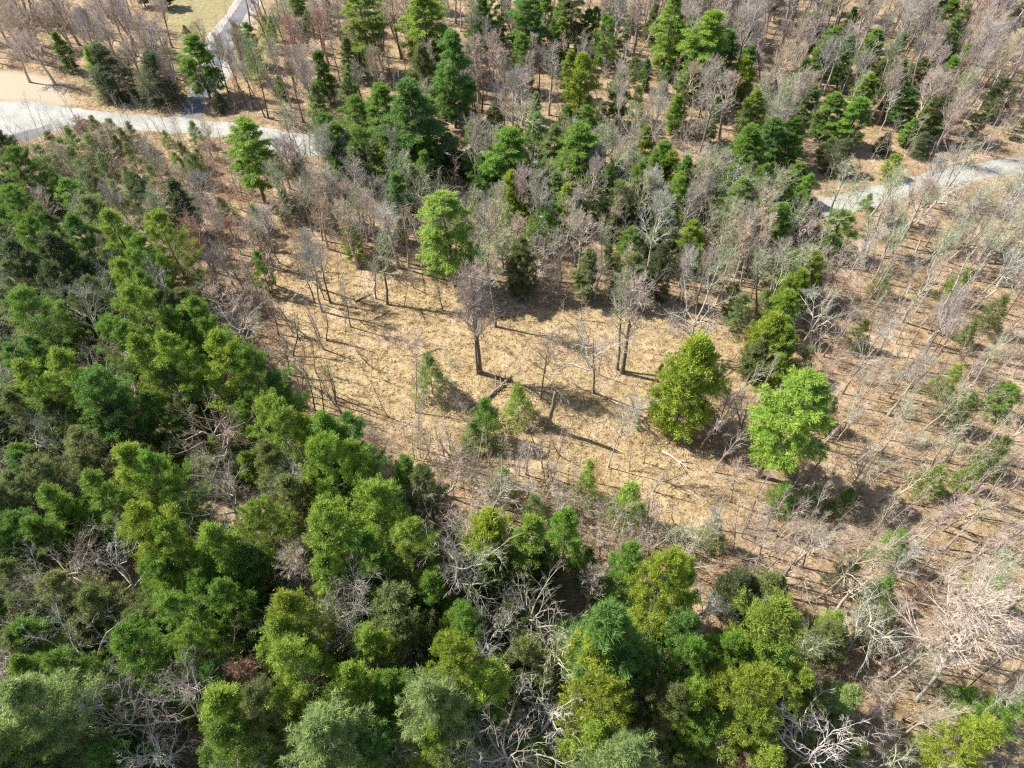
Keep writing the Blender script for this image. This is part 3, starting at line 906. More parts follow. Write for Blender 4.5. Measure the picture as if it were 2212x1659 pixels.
for a in [("softpine", 6, -120, 1420, 520, 'P', 19), ("puffy", 6, 10, 1560, 300, 'G', 15), ("puffy", 6, 120, 980, 260, 'G', 12), ("puffy", 6, 40, 780, 240, 'O', 11), ("puffy", 3, 40, 1420, 240, 'O', 11), ("puffy", 3, 60, 900, 260, 'O', 12), ("puffy", 3, 210, 1350, 260, 'O', 11)]:
    E(a[0], a[1], a[2], a[3], a[4], a[5], h=a[6])
# lower middle
for a in [("cedar", 7, 960, 45, 260, 'W', 13), ("cedar", 7, 950, 260, 220, 'Y', 10), ("puffy", 7, 1230, 35, 310, 'Y', 15), ("puffy", 7, 1470, -10, 220, 'G', 12), ("puffy", 7, 440, 90, 300, 'Y', 16), ("puffy", 7, 70, 150, 280, 'G', 15), ("puffy", 7, 550, 430, 200, 'G', 12), ("puffy", 7, 300, 560, 400, 'O', 13),
          ("puffy", 7, 720, 870, 320, 'W', 17), ("puffy", 7, 910, 1020, 330, 'Y', 15), ("softpine", 7, 600, 1130, 500, 'P', 18), ("puffy", 7, 560, 1440, 260, 'Y', 14), ("puffy", 7, 80, 1010, 270, 'Y', 15), ("puffy", 7, 290, 1090, 220, 'G', 13), ("puffy", 7, 1650, 850, 400, 'W', 17),
          ("puffy", 7, 1700, 1130, 360, 'W', 17), ("puffy", 7, 1650, 1350, 330, 'Y', 14), ("softpine", 7, 1830, 620, 640, 'B', 20), ("puffy", 7, 2130, 320, 340, 'W', 17), ("puffy", 7, 1880, 220, 240, 'G', 14), ("softpine", 7, 1790, 1480, 460, 'P', 18), ("puffy", 7, 2170, 1180, 230, 'O', 15),
          ("puffy", 7, 790, 640, 220, 'G', 12), ("puffy", 7, 1190, 870, 240, 'O', 11), ("young", 7, 1610, 255, 110, 'G', 6), ("puffy", 7, 420, 740, 260, 'O', 11), ("puffy", 7, 1320, 1050, 240, 'O', 9), ("puffy", 7, 150, 760, 260, 'Y', 13), ("puffy", 7, 1110, 620, 200, 'O', 9), ("puffy", 7, 150, 1480, 300, 'B', 14),
          ("puffy", 7, 1950, 950, 260, 'B', 14), ("puffy", 7, 230, 290, 260, 'G', 13), ("puffy", 7, 1040, 330, 180, 'O', 9), ("puffy", 7, 1330, 230, 240, 'D', 10)]:
    E(a[0], a[1], a[2], a[3], a[4], a[5], h=a[6])
# lower right
for a in [("puffy", 8, 640, 670, 380, 'Y', 17), ("puffy", 8, 620, 900, 330, 'G', 14), ("puffy", 8, 500, 1080, 370, 'W', 17), ("puffy", 8, 480, 1300, 330, 'Y', 14), ("puffy", 8, 30, 350, 260, 'Y', 15), ("cedar", 8, 400, 420, 300, 'D', 8), ("cedar", 8, 600, 430, 330, 'O', 8), ("puffy", 8, 1130, 1150, 250, 'P', 11), ("puffy", 8, 340, 830, 220, 'G', 13),
          ("puffy", 8, 80, 880, 210, 'G', 14), ("puffy", 8, 80, 1170, 230, 'Y', 14), ("puffy", 8, 2000, 1380, 390, 'W', 12), ("puffy", 8, 2180, 1240, 220, 'G', 10), ("puffy", 8, 800, 1050, 260, 'Y', 13), ("puffy", 8, 560, 1570, 270, 'Y', 12), ("cedar", 8, 1350, 650, 330, 'O', 6), ("cedar", 8, 1000, 760, 240, 'O', 7),
          ("puffy", 8, 1170, 1500, 200, 'O', 8), ("puffy", 8, 900, 1200, 220, 'O', 10), ("puffy", 8, 180, 1350, 240, 'G', 12), ("young", 8, 1430, 140, 170, 'G', 6), ("young", 8, 1010, 670, 150, 'L', 6), ("young", 8, 230, 60, 110, 'G', 5), ("young", 8, 1340, 440, 170, 'G', 5), ("young", 8, 2050, 440, 140, 'L', 5),
          ("young", 8, 1890, 1160, 110, 'G', 4), ("young", 8, 1130, 320, 150, 'D', 5), ("puffy", 8, 820, 1500, 240, 'O', 9), ("puffy", 8, 30, 690, 240, 'B', 14)]:
    E(a[0], a[1], a[2], a[3], a[4], a[5], h=a[6])

# ------------------------------------------------------------------ bare trees, one by one
B = bare
B("maple", 4, (900, 748), (872, 30), 330, 'grey', 'pink', key="the twin-stemmed maple", label="tall maple with pinkish twigs and twin stems in the middle of the clearing")
B("maple", 4, (884, 757), (800, 120), 230, 'grey', 'pink', label="leaner grey stem with red buds beside the twin-stemmed maple")
B("tall", 4, (1000, 455), (1020, -160), 300, 'grey', 'lichen', key="the tree behind the twin-stemmed maple", label="bare grey tree behind the twin-stemmed maple at the clearing's top edge")
B("tall", 4, (298, 312), (265, -120), 260, 'grey', 'lichen', key="the two dark clearing trunks")
B("tall", 4, (224, 275), (200, 20), 140, 'grey', 'pink')
B("oak", 4, (1292, 920), (1280, 500), 270, 'grey', 'pink', key="the small clearing tree", label="small bare tree with a round twiggy head in mid clearing")
B("oak", 4, (1640, 886), (1715, 300), 300, 'grey', 'grey', fat=1.4, key="the forked bare tree", label="forked bare tree with a crooked grey trunk in the clearing")
B("tall", 4, (1788, 732), (1815, 130), 300, 'grey', 'lichen', key="the paired slim clearing trees")
B("maple", 4, (1818, 752), (1985, 150), 400, 'grey', 'pink', label="slim bare tree leaning right with a broad twiggy head, beside the forked tree")
B("tall", 4, (1730, 1365), (1865, 890), 120, 'silver', 'grey', fat=1.5, key="the leaning silver snag", label="leaning silver-barked tree with few twigs, alone low in the clearing")
B("tall", 4, (62, 457), (-10, 150), 140, 'grey', 'grey')
B("tall", 4, (656, 347), (625, 180), 90, 'grey', 'grey')
B("dead", 4, (960, 1690), (1040, 1370), 420, 'white', 'grey', key="the crooked pale oak", label="crooked pale-limbed oak at the bottom of the clearing")
B("sapling", 4, (492, 1245), (455, 850), 140, 'silver', 'silver')
B("sapling", 4, (480, 1010), (440, 560), 130, 'silver', 'grey')
B("sapling", 4, (300, 1040), (240, 800), 120, 'tan', 'grey')
B("sapling", 4, (165, 690), (110, 560), 110, 'brown', 'brown')
B("sapling", 4, (1150, 1420), (1120, 1150), 130, 'silver', 'silver')
B("sapling", 4, (1120, 1470), (1180, 1210), 130, 'silver', 'silver')
B("sapling", 4, (980, 1420), (930, 1190), 120, 'silver', 'tan')
for bx, by, ax, ay in [(1300, 1370, 1290, 1100), (1340, 1430, 1345, 1130), (1250, 1210, 1235, 1030), (1390, 1390, 1410, 1060), (1330, 1490, 1320, 1230)]:
    B("sapling", 4, (bx, by), (ax, ay), 110, 'brown', 'pink')
B("oak", 5, (45, 645), (120, 90), 400, 'silver', 'grey', key="the pale oak above the cedar", label="pale bare oak standing just above the bushy golden cedar")
B("oak", 5, (830, 600), (860, 200), 300, 'white', 'white', key="the white tree by the cedars", label="white-limbed bare tree against the dark side of the golden cedars")
B("tall", 5, (440, 275), (500, -60), 160, 'grey', 'grey')
B("oak", 5, (385, 1200), (475, 900), 460, 'grey', 'pink', key="the low twiggy tree", label="low spreading twiggy tree between the bushy cedar and the layered pine")
B("tall", 5, (1505, 735), (1790, 240), 260, 'grey', 'purple', key="the tall leaning thicket trunk", label="tall grey trunk leaning right, thickest in the bare thicket")
B("tall", 5, (1600, 670), (1830, 370), 120, 'brown', 'grey')
B("birch", 5, (1000, 1195), (1150, 970), 120, 'white', 'white')
B("birch", 5, (1040, 890), (1340, 380), 160, 'grey', 'silver')
B("birch", 2, (1880, 1960), (2330, 1560), 240, 'white', 'silver', key="the pale twin birches")
B("birch", 2, (1905, 1975), (2370, 1640), 240, 'white', 'silver')


def D(x, y):                         # a point of a closer look at the birches, in ninth 2
    return (2350 + x * .32669 - 2048) * 2.16016, (380 + y * .32669) * 2.16016


for bx, by, ax, ay, w, t1, t2 in [(1230, 885, 1700, 440, 260, 'white', 'white'), (1290, 740, 1480, 300, 300, 'white', 'white'), (350, 1150, 720, 480, 200, 'white', 'lichen'), (500, 900, 780, 480, 180, 'white', 'lichen'), (610, 1290, 940, 900, 200, 'silver', 'white'),
                                  (860, 900, 1080, 420, 300, 'silver', 'lichen'), (720, 460, 700, 300, 240, 'white', 'silver'), (1220, 1150, 1380, 830, 200, 'silver', 'grey'), (1330, 1230, 1720, 780, 260, 'silver', 'lichen'), (1500, 1230, 1960, 900, 260, 'silver', 'lichen'),
                                  (1140, 1520, 1240, 1180, 200, 'white', 'silver'), (1680, 1230, 1980, 880, 200, 'silver', 'silver'), (1800, 800, 2010, 380, 200, 'lichen', 'lichen'), (1950, 800, 2150, 420, 200, 'lichen', 'lichen'), (1500, 800, 1650, 500, 220, 'lichen', 'silver'), (1480, 1500, 1620, 1290, 120, 'tan', 'tan')]:
    B("birch", 2, D(bx, by), D(ax, ay), w, t1, t2)
B("birch", 2, (1285, 840), (1420, 540), 190, 'white', 'white', key="the forked birch beyond the road")
B("birch", 2, (1290, 215), (1385, 30), 130, 'white', 'silver')
for bx, by, ax, ay in [(1960, 1005), (1985, 1008), (1860, 960), (1915, 990)] and [(1960, 1005, 2170, 690), (1990, 1008, 2230, 700), (1850, 960, 1960, 840), (1905, 990, 2050, 820)]:
    B("birch", 2, (bx, by), (ax, ay), 70, 'white', 'tan')
for bx, by, ax, ay in [(670, 830, 830, 440), (720, 790, 800, 560), (1700, 660, 1910, 290), (1780, 700, 1990, 330), (560, 300, 640, 60), (520, 620, 500, 330), (860, 280, 960, 80), (1440, 480, 1530, 270), (1560, 280, 1700, 60), (160, 560, 60, 620), (60, 940, 120, 760), (110, 940, 180, 760)]:
    B("tall", 2, (bx, by), (ax, ay), 130, rnd.choice(['brown', 'grey']), rnd.choice(['pink', 'grey']))
B("birch", 1, (1780, 625), (1860, 270), 150, 'white', 'white', key="the far forked birch")
B("birch", 1, (1728, 590), (1695, 370), 110, 'white', 'pink')
B("birch", 1, (1665, 670), (1640, 530), 70, 'white', 'tan')
B("birch", 1, (1930, 350), (2060, 90), 150, 'silver', 'lichen')
for bx, by, ax, ay, w in [(855, 690, 770, 420, 140), (870, 720, 850, 400, 110), (910, 730, 900, 420, 130), (800, 780, 770, 480, 90), (330, 540, 300, 330, 90), (415, 480, 400, 330, 70), (1530, 380, 1520, 60, 120), (1280, 600, 1290, 300, 110), (1440, 470, 1430, 200, 100), (1330, 420, 1340, 220, 80), (1185, 380, 1180, 120, 60), (490, 1080, 480, 900, 60), (310, 1010, 290, 830, 60)]:
    B("tall", 1, (bx, by), (ax, ay), w, 'brown', rnd.choice(['pink', 'brown', 'grey']))
for ax, ay, w, t in [(1180, 500, 330, 'purple'), (1120, 580, 300, 'grey'), (1180, 680, 280, 'lichen'), (880, 330, 260, 'pink'), (1770, 60, 280, 'purple'), (1560, 1480, 340, 'pink'), (1640, 1130, 200, 'pink'), (1180, 1140, 200, 'pink'), (900, 1370, 240, 'purple'), (850, 870, 230, 'pink'), (620, 1140, 250, 'lichen'), (60, 1100, 240, 'purple'), (180, 1310, 220, 'pink'), (40, 1390, 260, 'tan'), (2050, 1380, 220, 'white'), (1300, 1220, 200, 'grey'), (1750, 950, 230, 'lichen'), (1860, 700, 200, 'lichen'), (2050, 720, 230, 'grey')]:
    top_bare("maple" if t != 'lichen' else "oak", 1, ax, ay + 40, w, t, h=rnd.uniform(11, 15))
# north-west tall dark trunks
for bx, by, ax, ay, w in [(1175, 690, 1030, 330, 150), (1190, 700, 1075, 360, 120), (1720, 762, 1480, 300, 130), (1740, 766, 1600, 250, 120), (1480, 600, 1340, 210, 130), (1450, 560, 1250, 150, 150), (1600, 690, 1400, 200, 120), (1560, 640, 1480, 330, 90), (1890, 780, 1720, 440, 120), (1640, 690, 1500, 150, 130), (1130, 470, 1060, 250, 70), (1390, 420, 1290, 130, 120), (1790, 430, 1650, 0, 150), (1850, 760, 1780, 520, 90)]:
    B("tall", 0, (bx, by), (ax, ay), w, 'brown', rnd.choice(['brown', 'grey', 'lichen']), key="the dark trunks beside the driveway" if bx == 1720 else None)
B("birch", 0, (1735, 590), (1695, 290), 90, 'silver', 'lichen')
B("birch", 0, (2010, 1010), (1990, 760), 100, 'grey', 'lichen')
for ax, ay, w, t in [(560, 130, 250, 'purple'), (960, 170, 260, 'purple'), (770, 60, 200, 'purple'), (1030, 200, 200, 'purple'), (360, 60, 260, 'pink'), (230, 260, 240, 'pink'), (680, 220, 230, 'pink'), (120, 90, 260, 'tan'), (60, 250, 240, 'pink'), (830, 280, 220, 'pink'), (1900, 200, 230, 'red'), (2080, 130, 230, 'red'), (1800, 330, 200, 'grey'), (2000, 470, 220, 'pink'), (1900, 480, 180, 'brown')]:
    top_bare("maple", 0, ax, ay + 40, w, t, h=rnd.uniform(10, 14))
for ax, ay, w, t in [(260, 1270, 200, 'pink'), (480, 1330, 260, 'lichen'), (740, 1210, 220, 'silver'), (1040, 1330, 260, 'lichen'), (1300, 1180, 220, 'purple'), (1350, 1380, 220, 'pink'), (560, 1620, 300, 'lichen'), (960, 950, 160, 'silver'), (1270, 1480, 240, 'red'), (1700, 1400, 240, 'purple'), (1620, 1480, 230, 'pink'), (2060, 1320, 240, 'tan'), (2000, 1560, 240, 'silver'), (1480, 1600, 240, 'grey'), (1930, 980, 220, 'grey'), (1800, 1130, 180, 'lichen')]:
    top_bare("maple" if ay < 1600 else "oak", 0, ax, ay + 30, w, t, h=rnd.uniform(8, 12))
# west and south: the bare oaks seen from above
for k, ax, ay, w, t, kind, h, key, label in [
        (3, 1320, 1040, 600, 'white', 'oak', 15, "the great white-limbed oak", "great bare oak with white radiating limbs in a dark gap of the pines"),
        (3, 1010, 110, 230, 'white', 'dead', 13, None, None), (3, 500, 330, 280, 'silver', 'oak', 13, None, None), (3, 640, 280, 230, 'silver', 'oak', 12, None, None), (3, 620, 690, 300, 'grey', 'oak', 12, None, None), (3, 50, 1130, 260, 'silver', 'oak', 12, None, None),
        (3, 1400, 1560, 520, 'white', 'oak', 14, "the white-limbed oak under the pines", None), (3, 1340, 1400, 330, 'lichen', 'maple', 10, None, None), (3, 1860, 1520, 280, 'silver', 'oak', 14, None, None), (3, 60, 120, 280, 'lichen', 'oak', 13, None, None), (3, 300, 1180, 280, 'lichen', 'oak', 11, None, None), (3, 120, 1480, 300, 'grey', 'oak', 11, None, None), (3, 200, 1080, 240, 'red', 'maple', 9, None, None), (3, 380, 320, 260, 'lichen', 'oak', 12, None, None), (3, 720, 100, 220, 'lichen', 'oak', 12, None, None), (3, 770, 690, 220, 'grey', 'oak', 12, None, None), (3, 2000, 60, 240, 'silver', 'maple', 12, None, None),
        (6, 310, 200, 520, 'grey', 'oak', 14, "the reddish-twigged oak", None), (6, 690, 330, 420, 'white', 'dead', 13, "the dead white tree", None), (6, 420, 800, 760, 'silver', 'oak', 15, "the wide oak sweeping left", "wide bare oak with long silver limbs sweeping left"), (6, 1080, 1270, 470, 'white', 'oak', 15, None, None), (6, 700, 1360, 480, 'silver', 'oak', 14, None, None), (6, 1550, 1050, 280, 'red', 'maple', 12, "the red-budded maple ball", "small round maple crown with red buds in a gap between the pines"), (6, 1950, 400, 320, 'pink', 'maple', 13, None, None), (6, 2130, 620, 320, 'white', 'oak', 14, None, None), (6, 2120, 860, 280, 'silver', 'oak', 12, None, None), (6, 1280, 690, 260, 'lichen', 'oak', 11, None, None), (6, 220, 560, 330, 'lichen', 'oak', 12, None, None), (6, 900, 1500, 330, 'silver', 'oak', 12, None, None), (6, 480, 1150, 300, 'grey', 'oak', 11, None, None), (6, 1480, 60, 330, 'silver', 'oak', 13, None, None),
        (7, 1270, 570, 380, 'white', 'oak', 15, "the white oak in the middle gap", "white forked oak in the dark gap right of the golden cedars"), (7, 1010, 740, 240, 'white', 'dead', 12, None, None), (7, 1390, 900, 340, 'silver', 'oak', 14, None, None), (7, 1290, 1330, 440, 'white', 'dead', 15, "the twisted white oak", "twisted oak with thick white limbs at the bottom middle"), (7, 1090, 1450, 420, 'white', 'oak', 16, None, None), (7, 1620, 480, 300, 'pink', 'maple', 10, None, None), (7, 860, 200, 330, 'white', 'oak', 17, None, None), (7, 2000, 1170, 180, 'grey', 'maple', 10, None, None), (7, 40, 610, 330, 'silver', 'oak', 14, None, None), (7, 980, 950, 220, 'white', 'dead', 13, None, None), (7, 330, 500, 280, 'lichen', 'oak', 12, None, None), (7, 160, 730, 300, 'silver', 'oak', 13, None, None), (7, 330, 1500, 260, 'grey', 'oak', 12, None, None), (7, 740, 330, 240, 'pink', 'maple', 10, None, None), (7, 780, 1600, 260, 'silver', 'oak', 12, None, None), (7, 760, 60, 280, 'silver', 'oak', 12, None, None),
        (8, 60, 230, 280, 'silver', 'dead', 13, "the dead top below the clearing", None), (8, 930, 1530, 430, 'bleach', 'dead', 17, "the bleached dead tree", "bleached dead tree with thick bright white branches at the bottom right"), (8, 1260, 720, 380, 'silver', 'oak', 13, "the silver tree over olive bushes", None), (8, 1440, 1560, 320, 'silver', 'oak', 9, None, None), (8, 340, 1600, 260, 'red', 'maple', 9, None, None), (8, 830, 880, 280, 'lichen', 'oak', 9, None, None), (8, 1180, 1350, 220, 'grey', 'oak', 9, None, None), (8, 560, 540, 240, 'silver', 'oak', 10, None, None)]:
    top_bare(kind, k, ax, ay, w, t, h=h, twig=('lichen' if t == 'silver' and rnd.random() < .4 else 'pink' if t == 'grey' else 'red' if t == 'red' else 'grey' if t == 'white' and kind == 'oak' else t), key=key, label=label)
B("dead", 3, (1340, 370), (1285, -40), 200, 'silver', 'silver', key="the crooked trunk by the clearing")
for bx, by, ax, ay in [(2100, 1010, 2060, 660), (2030, 950, 1960, 560), (1940, 540, 1930, 400), (2040, 300, 1960, -20), (2140, 300, 2080, -80), (2050, 1050, 1980, 700), (1960, 900, 1900, 560), (2180, 960, 2150, 600), (1900, 640, 1870, 360)]:
    B("tall" if by < 400 else "sapling", 3, (bx, by), (ax, ay), 150, 'brown', rnd.choice(['grey', 'lichen', 'brown']))
B("maple", 8, (1515, 1220), (2080, 640), 330, 'silver', 'pink', fat=1.7, key="the great silver leaning trunk", label="thick silver trunk leaning right with a twiggy white crown at the lower right")
B("birch", 8, (1710, 665), (2150, 230), 260, 'silver', 'lichen', key="the second silver trunk")
B("birch", 8, (880, 552), (1340, 160), 220, 'white', 'tan', key="the pale bent birch")
B("birch", 8, (1150, 420), (1370, 190), 140, 'white', 'tan')
B("birch", 8, (1240, 500), (1560, 200), 160, 'silver', 'silver')
B("oak", 8, (450, 430), (540, 60), 230, 'grey', 'grey')
B("oak", 8, (620, 450), (880, 60), 230, 'grey', 'silver', key="the knotty dark trunk")
B("tall", 8, (1790, 1190), (2260, 860), 160, 'brown', 'grey')
B("tall", 8, (1740, 1395), (2280, 1060), 160, 'silver', 'silver')
B("tall", 8, (1930, 1360), (2300, 1110), 160, 'brown', 'brown')
B("birch", 8, (1255, 1590), (1340, 1330), 150, 'silver', 'silver')
B("birch", 8, (1215, 1095), (1330, 1010), 90, 'white', 'tan')
B("tall", 8, (175, 225), (260, -30), 150, 'silver', 'silver')

# ------------------------------------------------------------------ filling trees, thinned where the photograph is thin
NOGO = ("road", "drive", "lane", "sand", "lawn")


def free(x, y, r, keep=.55):
    for n_ in NOGO:
        if inside(PW[n_], np.array([x]), np.array([y]))[0] or dist_poly(PW[n_], np.array([x]), np.array([y]))[0] < .9:
            return False
    return all((x - a) ** 2 + (y - b) ** 2 > (keep * (r + c)) ** 2 for a, b, c in SPOTS)


def hides(x, y, h, r):
    """does a filling tree here stand in front of a tree already placed by eye?"""
    u, v, z = project(np.array([[x, y, h * .98], [x, y, h * .35]]))
    uc, vc, rc, hc = u.mean(), v.mean(), r * F / z[0], abs(v[1] - v[0]) / 2
    A_ = np.abs(HERO[:, 0] - uc) < (HERO[:, 2] * .6 + rc * .4)
    B_ = np.abs(HERO[:, 1] - vc) < (HERO[:, 3] * .65 + hc * .45)
    return bool((A_ & B_ & (HERO[:, 4] > z[1] + 1)).any())


def fill(poly, count, pick, keep=.5, avoid_clear=True, tries=60, guard=True):
    pts = poly_world([(min(max(a, -260), 2480), max(b, -75)) for a, b in poly])
    x0, x1 = min(p[0] for p in pts), max(p[0] for p in pts)
    y0, y1 = min(p[1] for p in pts), max(p[1] for p in pts)
    done = 0
    for _ in range(count * tries):
        if done >= count:
            break
        x, y = rnd.uniform(x0, x1), rnd.uniform(y0, y1)
        if not inside(pts, np.array([x]), np.array([y]))[0]:
            continue
        if avoid_clear and inside(PW["clear"], np.array([x]), np.array([y]))[0]:
            continue
        kind, h, r, t1, t2 = pick()
        u, v, _ = project(np.array([x, y, h * .7]))
        if not (-70 < u < 1049 and -25 < v < 830) or not free(x, y, r * .6, keep) or (guard and hides(x, y, h, r)):
            continue
        done += 1
        nm, wd = {"maple": ("maple_tree", "bare maple"), "tall": ("bare_tree", "tall bare tree"), "oak": ("oak_tree", "spreading bare oak"), "birch": ("birch_tree", "bare birch"), "sapling": ("sapling", "slim bare sapling"), "young": ("young_pine", "young pine"), "puffy": ("pine_tree", "dense pine"), "pine": ("pine_tree", "pine"), "narrow": ("spruce_tree", "narrow conifer"), "cedar": ("cedar_tree", "bushy cedar")}[kind]
        if kind == "puffy" and h < 9:
            nm, wd = "evergreen_shrub", "low evergreen shrub"
        ever = kind in ("young", "puffy", "pine", "narrow", "cedar")
        lean = np.array([rnd.gauss(0, .05), rnd.gauss(0, .05), 1.0]) * h
        cols = (jitter((.19, .155, .13)), jitter(TONE[t2])) if ever else (jitter(BARK[t1]), jitter(BARK[t2]))
        add_tree(kind, nm, wd, TONE_WORD[t2] if ever else BARK_WORD[t2], (x, y), h, r, lean, cols, group="evergreens of the wood" if ever else "bare trees of the wood")


def P_(kinds, hs, tones, twigs=None, ratio=.22):
    def f():
        k = rnd.choice(kinds); h = rnd.uniform(*hs)
        t = rnd.choice(tones)
        return k, h, h * ratio * rnd.uniform(.8, 1.25), t, rnd.choice(twigs) if twigs else t
    return f


CLEAR_VIEW = [(462, 130, 26), (450, 190, 22), (490, 85, 26), (520, 45, 26), (545, 8, 26), (425, 70, 30), (450, 25, 34), (40, 185, 60), (60, 245, 50), (160, 255, 30), (240, 262, 26), (330, 268, 22), (600, 305, 26), (640, 315, 18), (1820, 445, 26), (1960, 395, 26), (2040, 375, 26), (2120, 362, 30), (2190, 352, 30)]
HERO = np.array(FACES + [(*O(x, y), r_ * .46, r_ * .40, 1e4) for x, y, r_ in CLEAR_VIEW])
S2 = [(640, 345), (1050, 362), (1330, 395), (1790, 470), (1640, 690), (1450, 690), (1000, 610), (600, 540)]
LL = [(-160, 430), (300, 480), (520, 700), (640, 930), (950, 1110), (1250, 1270), (1540, 1370), (1850, 1570), (1950, 1780), (1100, 1780), (-160, 1780)]
SHRUB = [(-120, 330), (100, 300), (300, 292), (640, 345), (720, 440), (600, 540), (430, 640), (300, 450), (-120, 420)]
# roadside trees that hide most of the road
fill([(650, 352), (1050, 366), (1330, 402), (1700, 470), (1700, 540), (1330, 460), (1050, 420), (650, 400)], 34, P_(["tall", "oak"], (10, 14), ['grey', 'silver'], ['grey', 'lichen', 'lichen', 'silver'], .25), .36)
fill([(650, 352), (1050, 366), (1330, 402), (1700, 470), (1700, 520), (1330, 440), (1050, 400), (650, 390)], 9, P_(["puffy", "pine"], (9, 13), "GOG", "GOG", .24), .4)
fill([(1850, 470), (1920, 450), (2020, 415), (2400, 372), (2400, 470), (1900, 560)], 9, P_(["birch", "maple", "oak"], (10, 14), ['white', 'silver'], ['lichen', 'silver', 'lichen'], .26), .36)
fill([(1380, -160), (2500, -300), (2500, 330), (2212, 335), (1990, 360), (1790, 400), (1420, 350)], 105, P_(["maple"], (10, 15), ['grey', 'pink', 'brown'], ['pink', 'pink', 'grey', 'purple', 'tan'], .27), .34)
fill([(1380, -160), (2500, -300), (2500, 330), (2212, 335), (1990, 360), (1790, 400), (1420, 350)], 100, P_(["tall", "tall", "birch"], (10, 16), ['grey', 'pink', 'brown', 'silver'], ['pink', 'grey', 'purple', 'lichen'], .2), .3)
fill([(1000, -160), (1400, -160), (1420, 350), (1000, 300)], 46, P_(["tall", "maple", "tall"], (10, 15), ['brown', 'grey'], ['pink', 'grey', 'pink'], .18), .42)
fill([(1000, -160), (2500, -300), (2500, 330), (1990, 360), (1330, 350), (1000, 300)], 60, P_(["puffy", "narrow", "young", "cedar"], (4, 9), "GPOO", "GPOO", .3), .3)
fill([(1450, -160), (2500, -300), (2500, 330), (1990, 360), (1500, 350)], 14, P_(["pine", "pine", "narrow"], (9, 14), "GPO", "GPO", .24), .4)
fill([(560, -120), (1000, -120), (1000, 300), (640, 280), (500, 220)], 26, P_(["puffy", "narrow", "cedar"], (4, 9), "GPOO", "GPOO", .3), .3)
fill([(560, -120), (1000, -120), (1000, 300), (640, 280), (490, 220)], 62, P_(["maple", "tall"], (9, 15), ['grey', 'brown'], ['pink', 'tan', 'grey', 'lichen', 'lichen'], .23), .34)
fill([(-120, -160), (400, -160), (380, 20), (380, 130), (330, 220), (150, 180), (120, 140), (-120, 130)], 70, P_(["maple", "tall"], (9, 13), ['brown', 'grey'], ['pink', 'purple', 'pink', 'tan', 'grey'], .27), .32)
fill(SHRUB, 44, P_(["maple", "oak"], (4, 7), ['tan', 'grey'], ['tan', 'pink', 'lichen', 'lichen', 'tan', 'red'], .33), .3, guard=False)
fill(SHRUB, 26, P_(["young"], (3.5, 5.5), "POO", "POO", .32), .36)
fill(S2, 60, P_(["maple", "oak", "oak"], (8, 12), ['grey', 'silver'], ['lichen', 'lichen', 'tan', 'silver', 'grey'], .27), .34)
fill(S2, 50, P_(["tall"], (9, 14), ['grey', 'silver', 'brown'], ['grey', 'lichen', 'lichen', 'tan'], .2), .3)
fill(S2, 40, P_(["puffy", "narrow", "cedar", "puffy"], (4, 9), "GOOYG", "GOOYG", .32), .3)
fill([(1790, 475), (2020, 410), (2400, 365), (2400, 640), (1800, 640), (1640, 690)], 30, P_(["birch", "tall", "maple"], (9, 14), ['silver', 'white', 'grey'], ['lichen', 'silver', 'pink', 'lichen'], .24), .34)
fill(RIGHT, 170, P_(["sapling"], (6, 11), ['grey', 'silver', 'brown', 'brown', 'tan'], ['grey', 'pink', 'tan', 'tan', 'lichen'], .16), .3, guard=False)
fill(RIGHT, 16, P_(["birch", "tall"], (9, 12), ['silver', 'grey'], ['pink', 'tan', 'lichen', 'grey'], .2), .45)
fill([(850, 930), (1100, 1000), (1400, 1130), (1560, 1200), (1300, 1260), (1200, 1150), (980, 1110)], 46, P_(["sapling"], (4.5, 8), ['silver', 'tan', 'grey'], ['grey', 'tan', 'lichen', 'pink'], .24), .3, False, guard=False)
fill([(460, 650), (560, 540), (700, 620), (740, 900), (640, 910), (560, 800)], 40, P_(["sapling"], (6, 9), ['brown', 'grey'], ['brown', 'grey', 'pink'], .19), .3, False, guard=False)
fill(CLEAR, 22, P_(["sapling"], (3, 6), ['grey', 'brown'], ['grey', 'pink', 'brown'], .22), .5, False, guard=False)
fill(LL, 70, P_(["oak", "oak"], (7, 12), ['grey', 'silver'], ['grey', 'lichen', 'pink', 'silver', 'red'], .36), .3)
fill(LL, 110, P_(["puffy"], (4, 9), "OOGDY", "OOGDY", .34), .3)
EDGE = [(-120, 430), (60, 430), (230, 700), (230, 1780), (-120, 1780)]
fill(EDGE, 26, P_(["puffy"], (9, 13), "OGGB", "OGGB", .3), .42, guard=False)
fill(EDGE, 26, P_(["oak"], (7, 11), ['grey', 'silver'], ['grey', 'lichen', 'pink'], .42), .3, guard=False)
fill(EDGE, 30, P_(["puffy"], (4, 7), "OODG", "OODG", .4), .3, guard=False)
# evergreens crowding the band along the road
fill([(650, 352), (1050, 366), (1330, 402), (1700, 470), (1640, 600), (1330, 520), (1050, 470), (650, 430)], 26, P_(["pine", "puffy"], (8, 12), "GGYP", "GGYP", .3), .34)
fill([(1000, 100), (1990, 100), (1990, 350), (1330, 345), (1000, 300)], 26, P_(["pine", "pine", "puffy"], (9, 13), "GGYB", "GGYB", .27), .34)
